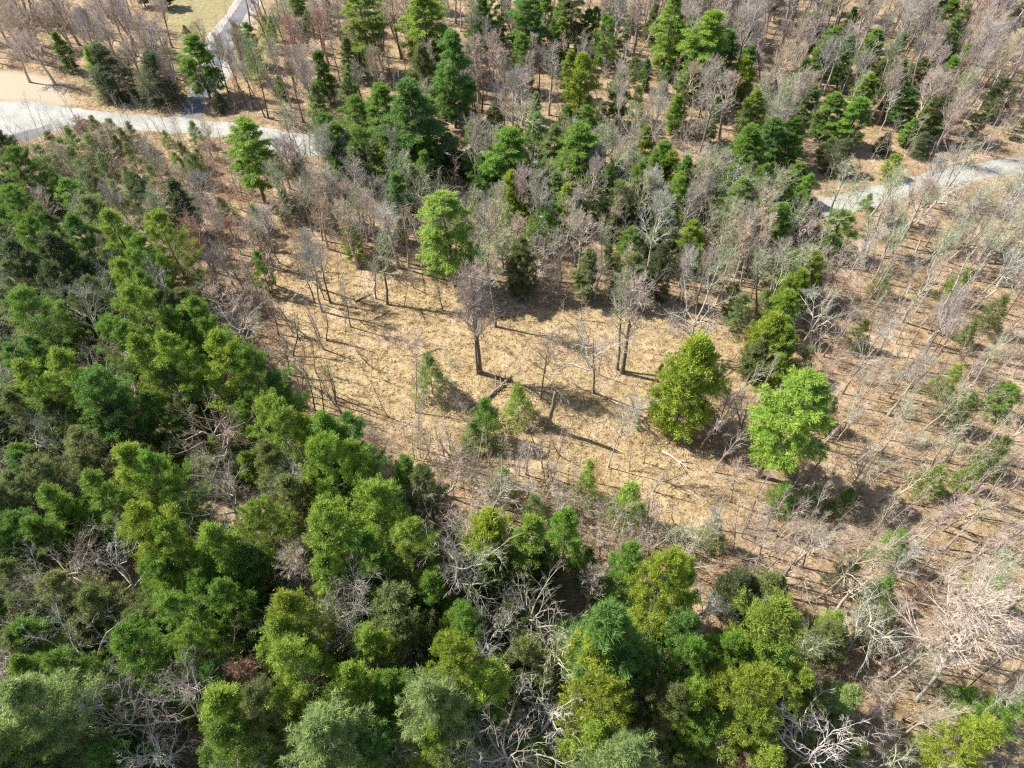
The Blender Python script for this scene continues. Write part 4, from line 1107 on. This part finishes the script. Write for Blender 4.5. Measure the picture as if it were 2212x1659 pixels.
# ------------------------------------------------------------------ low bare bushes
def bush(x, y, s, col):
    o = bpy.data.objects.new("bush", rnd.choice(BUSH))
    COL.objects.link(o)
    o.location = (x, y, -.12)
    o.rotation_euler = (0, 0, rnd.uniform(0, 6.28))
    o.scale = (s * rnd.uniform(.9, 1.4), s * rnd.uniform(.9, 1.4), s)
    o.color = jitter(BARK[col])
    u, v, _ = project(np.array([x, y, s]))
    THINGS.append(dict(o=o, words="low bare bush", look={'brown': 'brown', 'pink': 'pinkish', 'red': 'reddish', 'grey': 'grey', 'tan': 'tan', 'purple': 'mauve-grey', 'lichen': 'olive-grey'}[col], u=float(u), v=float(v), h=s * 2.4, key=None, label=None, group="bare bushes of the undergrowth"))


for k, x, y, s, c in [(4, 740, 960, 1.5, 'grey'), (4, 700, 1020, 1.3, 'brown'), (4, 790, 1010, 1.2, 'grey'), (4, 1380, 560, 1.0, 'brown'), (4, 1480, 590, 1.1, 'brown'), (4, 1300, 560, .8, 'red'), (4, 1060, 600, .7, 'brown'), (4, 1560, 620, .8, 'pink'), (4, 420, 560, .9, 'pink'), (4, 480, 540, .8, 'purple'), (4, 1300, 300, 1.2, 'red'), (4, 1400, 330, 1.2, 'brown'), (4, 1500, 290, 1.0, 'pink'), (4, 1220, 1060, 1.0, 'red'), (4, 700, 700, .9, 'lichen'),
                      (5, 1000, 720, 1.5, 'red'), (5, 980, 640, 1.3, 'pink'), (5, 900, 760, 1.3, 'brown'), (5, 1130, 760, 1.3, 'purple'), (5, 1250, 850, 1.2, 'purple'), (5, 1000, 230, 1.5, 'red'), (5, 1100, 250, 1.4, 'red'), (5, 1060, 380, 1.4, 'pink'), (5, 400, 560, 1.1, 'red'), (5, 60, 1180, 1.0, 'red'), (5, 300, 1230, 1.5, 'brown'), (5, 380, 1330, 1.3, 'brown'), (5, 200, 1220, 1.1, 'brown'),
                      (8, 900, 1120, 1.2, 'brown'), (8, 1050, 1080, 1.3, 'red'), (8, 1280, 1000, 1.4, 'brown'), (8, 1350, 940, 1.3, 'purple'), (8, 1500, 560, 1.4, 'brown'), (8, 1600, 620, 1.2, 'red'), (8, 330, 740, 1.0, 'red'), (8, 150, 400, 1.1, 'red'), (3, 1300, 300, 1.5, 'red'), (3, 1250, 230, 1.4, 'brown'), (3, 1550, 480, 1.5, 'pink'), (3, 1500, 560, 1.4, 'purple'), (3, 1780, 560, 1.4, 'red'), (3, 1650, 400, 1.3, 'lichen'), (0, 1520, 680, 1.3, 'brown'), (1, 900, 900, 1.5, 'brown')]:
    p = ground(*C(k, x, y))
    bush(p[0], p[1], s, c)
for k, x, y, s, c_ in [(0, 520, 880, 1.0, 'pink'), (0, 590, 885, 1.1, 'lichen'), (0, 640, 850, 1.2, 'tan'), (0, 480, 850, 1.2, 'pink'), (0, 420, 870, 1.3, 'pink'), (0, 700, 860, 1.3, 'lichen')]:
    p = ground(*C(k, x, y)); bush(p[0], p[1], s, c_)
for poly, cnt, cols in [(RIGHT, 90, ['grey', 'brown', 'pink', 'lichen', 'purple', 'tan']), ([(-100, 300), (640, 350), (720, 450), (560, 560), (430, 640), (300, 450), (-100, 400)], 50, ['tan', 'pink', 'brown', 'lichen', 'red']), ([(560, 640), (640, 900), (860, 930), (1100, 1000), (1250, 1080), (1380, 1180), (1100, 1130), (850, 980), (600, 930), (480, 700)], 46, ['grey', 'brown', 'pink', 'lichen', 'tan']), ([(640, 350), (1790, 470), (1600, 690), (1000, 610), (600, 540)], 30, ['grey', 'brown', 'pink'])]:
    pts = poly_world([(a, max(b, -75)) for a, b in poly]); n_ = 0
    while n_ < cnt:
        x = rnd.uniform(min(p[0] for p in pts), max(p[0] for p in pts)); y = rnd.uniform(min(p[1] for p in pts), max(p[1] for p in pts))
        u, v, _ = project(np.array([x, y, .8]))
        if inside(pts, np.array([x]), np.array([y]))[0] and -10 < u < 1034 and -10 < v < 778 and (cnt == 46 or not inside(PW["clear"], np.array([x]), np.array([y]))[0]) and free(x, y, .3, .5):
            bush(x, y, rnd.uniform(.7, 1.4), rnd.choice(cols)); n_ += 1


# ------------------------------------------------------------------ uncountable growth: brush, dry grass, litter (one object each)
def scatter_pts(n, seed, ok, ymax=235):
    r = np.random.default_rng(seed)
    out = []
    while sum(map(len, out)) < n:
        y = 10 + (ymax - 10) * r.uniform(0, 1, 60000) ** .9
        x = r.uniform(-1, 1, 60000) * (28 + y * .86)
        u, v, _ = project(np.stack([x, y, np.zeros_like(x)], 1))
        k = (u > -15) & (u < 1040) & (v > -12) & (v < 790)
        for nm in NOGO:
            k &= ~inside(PW[nm], x, y)
        k &= ok(x, y, r)
        out.append(np.stack([x[k], y[k]], 1))
    return np.concatenate(out)[:n]


def stuff_object(name, mb, mats):
    o = bpy.data.objects.new(name, mb.build(name, mats)); COL.objects.link(o); o["kind"] = "stuff"
    return o


def ground_z(x, y):
    nr = np.minimum.reduce([dist_poly(PW[k], x, y) for k in ("road", "drive", "shoulder", "lane", "sand")])
    return -(0.5 + .5 * vnoise(x, y, .35, 3)) * .22 * np.clip((nr - 2.5) / 6, 0, 1)


def ramp_material(name, stops):
    m, n, b = new_mat(name)
    at = n.nodes.new("ShaderNodeAttribute"); at.attribute_name = "tone"
    n.links.new(ramp(n, stops, at.outputs["Fac"]), b.inputs["Base Color"])
    return m


M_BRUSH = ramp_material("brush_twig", [(0, (.18, .13, .10)), (.35, (.36, .28, .24)), (.6, (.44, .37, .32)), (.8, (.46, .41, .29)), (1, (.58, .52, .46))])
M_GRASS = ramp_material("dry_grass", [(0, (.15, .10, .055)), (.3, (.32, .235, .125)), (.6, (.46, .37, .21)), (.85, (.57, .48, .30)), (1, (.28, .30, .10))])
M_LITTER = ramp_material("fallen_leaf", [(0, (.10, .062, .04)), (.4, (.26, .165, .095)), (.7, (.40, .285, .18)), (1, (.55, .43, .30))])

r = np.random.default_rng(77)
# brush: thin upright twigs everywhere but the clearing
pc = scatter_pts(9500, 21, lambda x, y, q: (~inside(PW["clear"], x, y)) | ((vnoise(x, y, .16, 63) > .12) & (q.uniform(size=len(x)) < .45)))
mb = MB()
m_ = 7
base = np.repeat(pc, m_, 0) + r.normal(0, .35, (len(pc) * m_, 2))
bz = ground_z(base[:, 0], base[:, 1])
p0 = np.concatenate([base, bz[:, None] - .05], 1)
hh = np.repeat(r.uniform(.5, 2.3, len(pc)), m_) * r.uniform(.5, 1.1, len(base))
d = unit(np.concatenate([r.normal(0, .38, (len(base), 2)), np.ones((len(base), 1))], 1))
tone = np.clip(np.repeat(.5 + .28 * vnoise(pc[:, 0], pc[:, 1], .12, 31) * 1.6 + r.normal(0, .12, len(pc)), m_) + r.normal(0, .06, len(base)), 0, 1)
mb.cones(p0, p0 + d * hh[:, None], .016, 0, tone)
ix = np.arange(len(p0))
q0 = p0[ix] + d[ix] * (hh[ix] * r.uniform(.3, .9, len(ix)))[:, None]
qd = unit(d[ix] + r.normal(0, .6, (len(ix), 3)))
mb.cones(q0, q0 + qd * (hh[ix] * r.uniform(.2, .45, len(ix)))[:, None], .010, 0, tone[ix])
stuff_object("undergrowth_brush", mb, [M_BRUSH])
# thin saplings past the ones that stand out: one thicket
def cheap_sapling(seed):
    q = np.random.default_rng(seed)
    T = grow(np.zeros((1, 3)), np.array([[0, 0, 1.0]]), np.array([7.5]), 5, .05, .1, q)
    tb = (T, np.linspace(.05, .012, 5)[None])
    n1 = 12
    p, d = along(T, np.zeros(n1, int), np.linspace(.2, .97, n1))
    d = sideways(d, np.radians(q.uniform(22, 48, n1)), q)
    L1 = 1.9 * q.uniform(.5, 1.1, n1)
    P = grow(p, d, L1, 3, .1, .1, q)
    ix = np.repeat(np.arange(n1), 6); e, dd = along(P, ix, q.uniform(.2, 1, len(ix)))
    dd = sideways(dd, np.radians(q.uniform(20, 50, len(e))), q)
    e2 = e + dd * (L1[ix] * .45)[:, None]
    ix = np.arange(len(e)); f = e[ix] + (e2 - e)[ix] * q.uniform(.2, .9, (len(ix), 1))
    f2 = f + sideways(dd[ix], np.radians(q.uniform(20, 55, len(ix))), q) * q.uniform(.2, .45, (len(ix), 1))
    m = MB(); m.tubes(*tb, 4); m.cones(P[:, 0], P[:, -1], .015); m.cones(e, e2, .011); m.cones(f, f2, .010)
    return np.concatenate(m.v), (np.concatenate(m.f4), np.concatenate(m.f3))


CHEAP = [cheap_sapling(60 + k) for k in range(6)]
in_any = lambda x, y, names: np.logical_or.reduce([inside(PW[k], x, y) for k in names])
PW["shrub"], PW["s2"] = poly_world(SHRUB), poly_world(S2)
PW["low"] = poly_world([(850, 930), (1100, 1000), (1400, 1130), (1560, 1200), (1300, 1260), (1200, 1150), (980, 1110)])
sp_ = np.concatenate([scatter_pts(190, 41, lambda x, y, q: inside(PW["right"], x, y)), scatter_pts(230, 42, lambda x, y, q: inside(PW["shrub"], x, y)), scatter_pts(170, 43, lambda x, y, q: inside(PW["s2"], x, y)),
                      scatter_pts(90, 44, lambda x, y, q: inside(PW["low"], x, y)), scatter_pts(950, 45, lambda x, y, q: (~in_any(x, y, ("right", "shrub", "s2", "clear"))) & (y > 95))])
mb = MB()
for x, y in sp_:
    V_, (f4, f3) = CHEAP[r.integers(6)]
    an, sc = r.uniform(0, 6.28), r.uniform(.5, 1.15)
    ca_, sa_ = math.cos(an), math.sin(an)
    lx, ly = r.normal(0, .05, 2)
    X = np.stack([(V_[:, 0] * ca_ - V_[:, 1] * sa_) * 1.1 + V_[:, 2] * lx, (V_[:, 0] * sa_ + V_[:, 1] * ca_) * 1.1 + V_[:, 2] * ly, V_[:, 2]], 1) * sc + np.array([x, y, -.15])
    tn_ = float(np.clip(r.normal(.62, .2), 0, 1))
    n0 = mb.n
    mb.quads(X, f4, 0, tn_); mb.f3.append(f3 + n0); mb.m3.append(np.zeros(len(f3), np.int32)); mb.a3.append(np.full(len(f3), tn_, np.float32))
stuff_object("sapling_thicket", mb, [M_BRUSH])
# dry grass tussocks
pg = scatter_pts(11000, 22, lambda x, y, q: (inside(PW["clear"], x, y) & (vnoise(x, y, .7, 8) + q.normal(0, .35, len(x)) > -.1)) | (q.uniform(size=len(x)) < .10), 190)
mb = MB()
m_ = 7
b2 = np.repeat(pg, m_, 0) + r.normal(0, .13, (len(pg) * m_, 2))
p0 = np.concatenate([b2, ground_z(b2[:, 0], b2[:, 1])[:, None] - .02], 1)
d = np.concatenate([r.normal(0, .75, (len(b2), 2)), np.ones((len(b2), 1))], 1)
tn = np.clip(np.repeat(r.normal(.58, .2, len(pg)), m_) + r.normal(0, .07, len(b2)), 0, 1)
mb.blades(p0, d, r.uniform(.15, .45, len(b2)), .075, 0, tn, r)
stuff_object("dry_grass", mb, [M_GRASS])
# dead sticks lying about
ps = scatter_pts(4200, 29, lambda x, y, q: q.uniform(size=len(x)) < np.where(inside(PW["clear"], x, y), 1, .35), 150)
mb = MB()
p0 = np.concatenate([ps, ground_z(ps[:, 0], ps[:, 1])[:, None] + .04], 1)
d = unit(np.concatenate([r.normal(0, 1, (len(ps), 2)), r.uniform(-.02, .16, (len(ps), 1))], 1))
mb.cones(p0, p0 + d * (r.gamma(2.0, .45, len(ps)) + .25)[:, None], r.uniform(.015, .045, len(ps)), 0, np.clip(r.normal(.3, .3, len(ps)), 0, 1))
stuff_object("fallen_sticks", mb, [M_BRUSH])
# curled fallen leaves
pl = scatter_pts(60000, 23, lambda x, y, q: q.uniform(size=len(x)) < .9, 150)
mb = MB()
p0 = np.concatenate([pl, ground_z(pl[:, 0], pl[:, 1])[:, None] + .015], 1)
d = np.concatenate([r.normal(0, 1, (len(pl), 2)), r.uniform(.0, .7, (len(pl), 1))], 1)
mb.blades(p0, d, r.uniform(.14, .30, len(pl)), r.uniform(.10, .20, len(pl)), 0, np.clip(r.normal(.5, .27, len(pl)), 0, 1), r)
stuff_object("leaf_litter", mb, [M_LITTER])


# ------------------------------------------------------------------ fallen logs, snag, boulder, car
def single(name, mesh_parts, loc, label, cat, rot=None):
    e = new_thing(name, mesh_parts, loc, rot or Quaternion(), (1, 1, 1))
    e["label"], e["category"] = label, cat
    return e


def tube_mesh(name, pts, radii, mat, s=8, cap=True):
    m = MB(); m.tubes(np.array([pts], float), np.array([radii], float), s, 0, np.array([.5]), cap)
    return m.build(name, [mat], True)


def log_between(a, b, rad, stubs, seed, cols, name, label, cat):
    r_ = np.random.default_rng(seed)
    A, Bp = ground(*C(*a)), ground(*C(*b))
    Lg = np.linalg.norm(Bp - A)
    dr = (Bp - A) / Lg
    t = np.linspace(0, 1, 9)
    pts = np.stack([t * Lg, np.cumsum(r_.normal(0, .05, 9)), rad * .8 + t * .15 + r_.normal(0, .03, 9)], 1)
    q = Vector((dr[0], dr[1], 0)).to_track_quat('X', 'Z')
    parts = [("trunk", tube_mesh("trunk", pts, rad * np.linspace(1.1, .45, 9), M_BARK), cols)]
    for _ in range(stubs):
        k = r_.integers(3, 8); sd = r_.choice([-1, 1])
        p = pts[k]; dd = np.array([.7, sd * r_.uniform(.3, .8), r_.uniform(.1, .6)])
        L_ = r_.uniform(.9, 2.6)
        bp = np.stack([p + dd * L_ * s_ + r_.normal(0, .05, 3) * s_ for s_ in np.linspace(0, 1, 5)])
        parts.append(("branch", tube_mesh("branch", bp, rad * np.linspace(.45, .12, 5), M_BARK, 6), cols))
    e = single(name, parts, (A[0], A[1], -.1), label, cat, rot=q)
    return e


log_between((4, 858, 1002), (4, 1095, 795), .24, 8, 1, (.26, .225, .19, 1), "fallen_log", "long grey fallen log with broken branches, lying below the twin-stemmed maple", "log")
log_between((4, 215, 405), (4, 325, 350), .09, 2, 2, (.24, .19, .15, 1), "fallen_branch", "short dark fallen branch near the upper left trunks of the clearing", "branch")
log_between((4, 90, 295), (4, 190, 240), .12, 3, 3, (.24, .19, .15, 1), "fallen_branch", "dark forked fallen branch left of the twin dark trunks", "branch")
log_between((4, 2080, 1265), (4, 2240, 1370), .17, 2, 4, (.50, .45, .39, 1), "fallen_log", "pale log lying on straw at the lower right of the clearing", "log")
log_between((8, 1650, 1285), (8, 1960, 1215), .14, 3, 5, (.60, .56, .50, 1), "fallen_branch", "curved pale fallen branch below the great silver trunk", "branch")
log_between((8, 1310, 1640), (8, 1560, 1530), .20, 4, 6, (.48, .46, .43, 1), "fallen_log", "grey fallen log with stubs near the bleached dead tree", "log")
log_between((8, 1860, 1570), (8, 1960, 1640), .24, 1, 7, (.62, .55, .46, 1), "fallen_log", "short pale log in front of the golden pine at the lower right", "log")
log_between((6, 600, 1650), (6, 330, 1480), .26, 2, 8, (.24, .24, .25, 1), "fallen_log", "dark grey fallen trunk in the gap beside the soft pine", "log")
log_between((4, 500, 640), (4, 640, 590), .10, 2, 9, (.50, .44, .36, 1), "fallen_branch", "thin pale branch on the straw left of the twin-stemmed maple", "branch")
log_between((0, 1730, 745), (0, 2030, 890), .22, 3, 10, (.30, .25, .20, 1), "fallen_log", "brown fallen trunk at the road edge under the dark trunks", "log")

# standing broken snag
bs, tp = C(4, 1338, 1110), C(4, 1400, 868)
hs = 8.5
A = ground(*bs); Tq = ground(*tp, z=hs)
dl = np.array([Tq[0] - A[0], Tq[1] - A[1], hs])
t = np.linspace(0, 1, 10)
rs = np.random.default_rng(4)
pts = np.stack([dl * s_ + np.append(rs.normal(0, .05, 2), 0) * (s_ > 0) for s_ in t])
m = MB(); m.tubes(pts[None], (.29 * np.linspace(1.15, .8, 10))[None], 9, 0, np.array([.4]), True)
sp = pts[-1] + np.stack([np.cos(np.arange(6)), np.sin(np.arange(6)), np.zeros(6)], 1) * .2
m2 = MB(); m2.cones(sp, sp + np.array([0, 0, 1]) * rs.uniform(.4, 1.1, (6, 1)) + rs.normal(0, .25, (6, 3)), .12, 0, .6)
p3 = pts[[8, 8, 7]]
m2.cones(p3, p3 + np.array([[1.0, .4, .1], [-.8, .3, .4], [.5, -.6, .5]]), .07, 0, .3)
single("dead_snag", [("trunk", m.build("trunk", [M_BARK], True), (.27, .235, .20, 1)), ("broken_top", m2.build("broken_top", [M_TWIG]), (.36, .25, .18, 1))], (A[0], A[1], -.1), "standing dead trunk with a broken splintered top, right of the fallen log", "dead trunk")

# boulder
pb = ground(925, 443)
import bmesh
bm = bmesh.new(); bmesh.ops.create_icosphere(bm, subdivisions=3, radius=.6)
for v in bm.verts:
    k = 1 + .12 * math.sin(v.co.x * 7 + 1) * math.cos(v.co.y * 6) + .08 * math.sin(v.co.z * 11 + v.co.x * 5)
    v.co = Vector((v.co.x * k * 1.15, v.co.y * k * .9, max(v.co.z * k * .75, -.25)))
me = bpy.data.meshes.new("boulder"); bm.to_mesh(me); bm.free()
mr, nr_, br = new_mat("lichened_stone")
tcr = nr_.nodes.new("ShaderNodeTexCoord").outputs["Object"]
nr_.links.new(ramp(nr_, [(.35, (.22, .21, .19)), (.6, (.48, .46, .36))], noise(nr_, 3, 4, .7, tcr)), br.inputs["Base Color"])
me.materials.append(mr); me.shade_smooth()
ob = bpy.data.objects.new("boulder", me); COL.objects.link(ob); ob.location = (pb[0], pb[1], .05)
ob["label"], ob["category"] = "pale lichen-covered boulder half sunk among saplings in the thicket", "boulder"


# the dark red car on the road
def loft(secs, mat):
    """rings of equal length joined into a shell"""
    n_ = len(secs[0]); v = np.array(secs, float).reshape(-1, 3)
    k = np.arange(len(secs) - 1)[:, None] * n_; j = np.arange(n_)[None]; j2 = (j + 1) % n_
    f = np.stack([k + j, k + j2, k + n_ + j2, k + n_ + j], -1).reshape(-1, 4)
    m = MB(); m.quads(v, f)
    for s_, o_ in ((0, 1), (len(secs) - 1, -1)):
        c = np.array(secs[s_]).mean(0)
        vv = np.vstack([secs[s_], c[None]])
        ff = np.array([[q, (q + 1) % n_, n_] for q in range(n_)])
        m.tris(vv, ff[:, ::o_])
    return m


def simple_mat(name, c, rough, metal=0, spec=.5):
    m, n, b = new_mat(name)
    tc = n.nodes.new("ShaderNodeTexCoord").outputs["Object"]
    n.links.new(ramp(n, [(.3, tuple(x * .9 for x in c)), (.7, c)], noise(n, 3, 3, .6, tc)), b.inputs["Base Color"])
    b.inputs["Roughness"].default_value = rough; b.inputs["Metallic"].default_value = metal; b.inputs["Specular IOR Level"].default_value = spec
    return m


M_RED = simple_mat("dark_red_car_paint", (.10, .014, .018), .25, 0, .6)
M_GLASS = simple_mat("tinted_car_glass", (.03, .035, .04), .08, 0, .7)
M_TYRE = simple_mat("tyre_rubber", (.03, .03, .03), .8)
M_RIM = simple_mat("wheel_alloy", (.5, .5, .5), .35, .8)
M_LAMP = simple_mat("headlamp_glass", (.75, .75, .72), .15)
M_TAIL = simple_mat("tail_lamp", (.4, .02, .02), .2)


def ring(x, w, z0, z1, tuck):
    return [(x, -w + .06, z0), (x, -w, z0 + .15), (x, -w, (z0 + z1) / 2), (x, -w + tuck, z1), (x, w - tuck, z1), (x, w, (z0 + z1) / 2), (x, w, z0 + .15), (x, w - .06, z0)]


body = loft([ring(-2.25, .72, .38, .70, .12), ring(-2.1, .84, .25, .86, .10), ring(-1.5, .88, .22, .92, .10), ring(-.5, .89, .22, .93, .09), ring(.9, .89, .22, .90, .09), ring(1.7, .86, .22, .82, .14), ring(2.15, .78, .28, .68, .16), ring(2.3, .62, .36, .58, .12)], M_RED)
cabin = loft([ring(-1.75, .66, .90, .95, .05), ring(-1.05, .76, .90, 1.38, .18), ring(-.2, .78, .90, 1.46, .18), ring(.45, .77, .88, 1.40, .18), ring(1.15, .68, .86, .92, .05)], M_GLASS)
roof = loft([ring(-1.12, .56, 1.37, 1.41, .04), ring(-.2, .60, 1.44, 1.49, .04), ring(.5, .57, 1.38, 1.43, .04)], M_RED)
car_p = ground(87.5, 128.0)
dirv = ground(96, 124.5) - ground(79, 131.5)
car = new_thing("parked_car", [("body", body.build("body", [M_RED], False), (1, 1, 1, 1)), ("cabin_glass", cabin.build("cabin_glass", [M_GLASS]), (1, 1, 1, 1)), ("roof", roof.build("roof", [M_RED]), (1, 1, 1, 1))], (car_p[0], car_p[1], .015), Vector((dirv[0], dirv[1], 0)).to_track_quat('X', 'Z'), (1, 1, 1))
car["label"], car["category"] = "dark red car half hidden by shrubs on the pale road", "car"


def child(parent, name, me, loc=(0, 0, 0)):
    o = bpy.data.objects.new(name, me); COL.objects.link(o); o.parent = parent; o.location = loc
    return o


def disc(rad, wid, mat, s=18):
    m = MB(); P = np.array([[[0, -wid / 2, 0], [0, wid / 2, 0]]], float)
    m.tubes(P, np.full((1, 2), rad), s, 0, np.array([.5]), True)
    m.tubes(P[:, ::-1], np.full((1, 2), rad * .999), s, 0, np.array([.5]), True)
    return m


def box_mesh(name, sx, sy, sz, mat):
    b_ = bmesh.new(); bmesh.ops.create_cube(b_, size=1)
    for v in b_.verts:
        v.co = Vector((v.co.x * sx, v.co.y * sy, v.co.z * sz))
    bmesh.ops.bevel(b_, geom=b_.edges[:], offset=min(sx, sy, sz) * .25, segments=2, affect='EDGES')
    me = bpy.data.meshes.new(name); b_.to_mesh(me); b_.free(); me.materials.append(mat)
    return me


ty, ri = disc(.33, .22, M_TYRE).build("tyre", [M_TYRE]), disc(.20, .24, M_RIM).build("rim", [M_RIM])
for sx in (-1.38, 1.40):
    for sy in (-.80, .80):
        wh = bpy.data.objects.new("wheel", ty); COL.objects.link(wh); wh.parent = car; wh.location = (sx, sy, .33)
        child(wh, "rim", ri)
hl, tl, mrm = box_mesh("headlight", .12, .34, .13, M_LAMP), box_mesh("tail_light", .08, .36, .14, M_TAIL), box_mesh("mirror", .14, .2, .13, M_RED)
for sy in (-1, 1):
    child(car, "headlight", hl, (2.17, sy * .55, .58)); child(car, "tail_light", tl, (-2.19, sy * .56, .68)); child(car, "mirror", mrm, (.75, sy * .95, .95))
dm = box_mesh("door", 1.0, .02, .50, M_RED)
for sx in (-.55, .5):
    for sy in (-1, 1):
        child(car, "door", dm, (sx, sy * .892, .60))
child(car, "number_plate", box_mesh("number_plate", .02, .4, .11, M_LAMP), (-2.26, 0, .56))

# ------------------------------------------------------------------ labels: each says which one
LAND = [(t["u"], t["v"], t["key"]) for t in THINGS if t["key"]]
LAND += [(87, 120, "the dark red car"), (490, 415, "the fallen log"), (607, 405, "the small clearing trees")][:2]
ORD = [""] + [w + " " for w in "second third fourth fifth sixth seventh eighth ninth tenth eleventh twelfth thirteenth fourteenth fifteenth sixteenth seventeenth eighteenth nineteenth twentieth".split()]
CAT = {"pine_tree": "pine tree", "cedar_tree": "cedar tree", "hemlock_tree": "hemlock tree", "spruce_tree": "conifer", "young_pine": "young pine", "oak_tree": "oak tree", "maple_tree": "maple tree", "birch_tree": "birch tree", "dead_tree": "dead tree", "bare_tree": "bare tree", "sapling": "sapling", "bush": "bush", "evergreen_shrub": "evergreen shrub"}
buckets = {}
for t in THINGS:
    o = t["o"]
    base_name = o.name.split(".")[0]
    o["category"] = CAT[base_name]
    o["group"] = t["group"] or "trees of the wood"
    if base_name == "sapling":
        o["group"] = "slim saplings of the thicket"
    if base_name == "young_pine":
        o["group"] = "young pines of the shrubland"
    if t["label"]:
        o["label"] = t["label"]
        continue
    best = min((l for l in LAND if l[2] != t["key"]), key=lambda l: (l[0] - t["u"]) ** 2 + (l[1] - t["v"]) ** 2)
    dx, dy = t["u"] - best[0], t["v"] - best[1]
    sec = int(round(math.degrees(math.atan2(dy, dx)) / 45.0)) % 8
    rel = ["right of", "lower right of", "below", "lower left of", "left of", "upper left of", "above", "upper right of"][sec]
    if "tall" not in t["words"] and "low" not in t["words"].split() and "young" not in t["words"] and "slim" not in t["words"]:
        t["look"] = ("tall " if t["h"] > 12.5 else "small " if t["h"] < 7 else "") + t["look"]
    buckets.setdefault((t["look"], t["words"], rel, best[2]), []).append((math.hypot(dx, dy), t))
for (look, words, rel, key), lst in buckets.items():
    lst.sort(key=lambda a: a[0])
    for i, (d, t) in enumerate(lst):
        nth = "" if len(lst) == 1 else ORD[min(i, 19)] + ("nearest " if i == 0 else "")
        t["o"]["label"] = f"{nth}{look} {words} {rel} {key}".strip()

_seen = {}
for t in THINGS:
    _seen.setdefault(t["o"]["label"], []).append(t["o"].name)
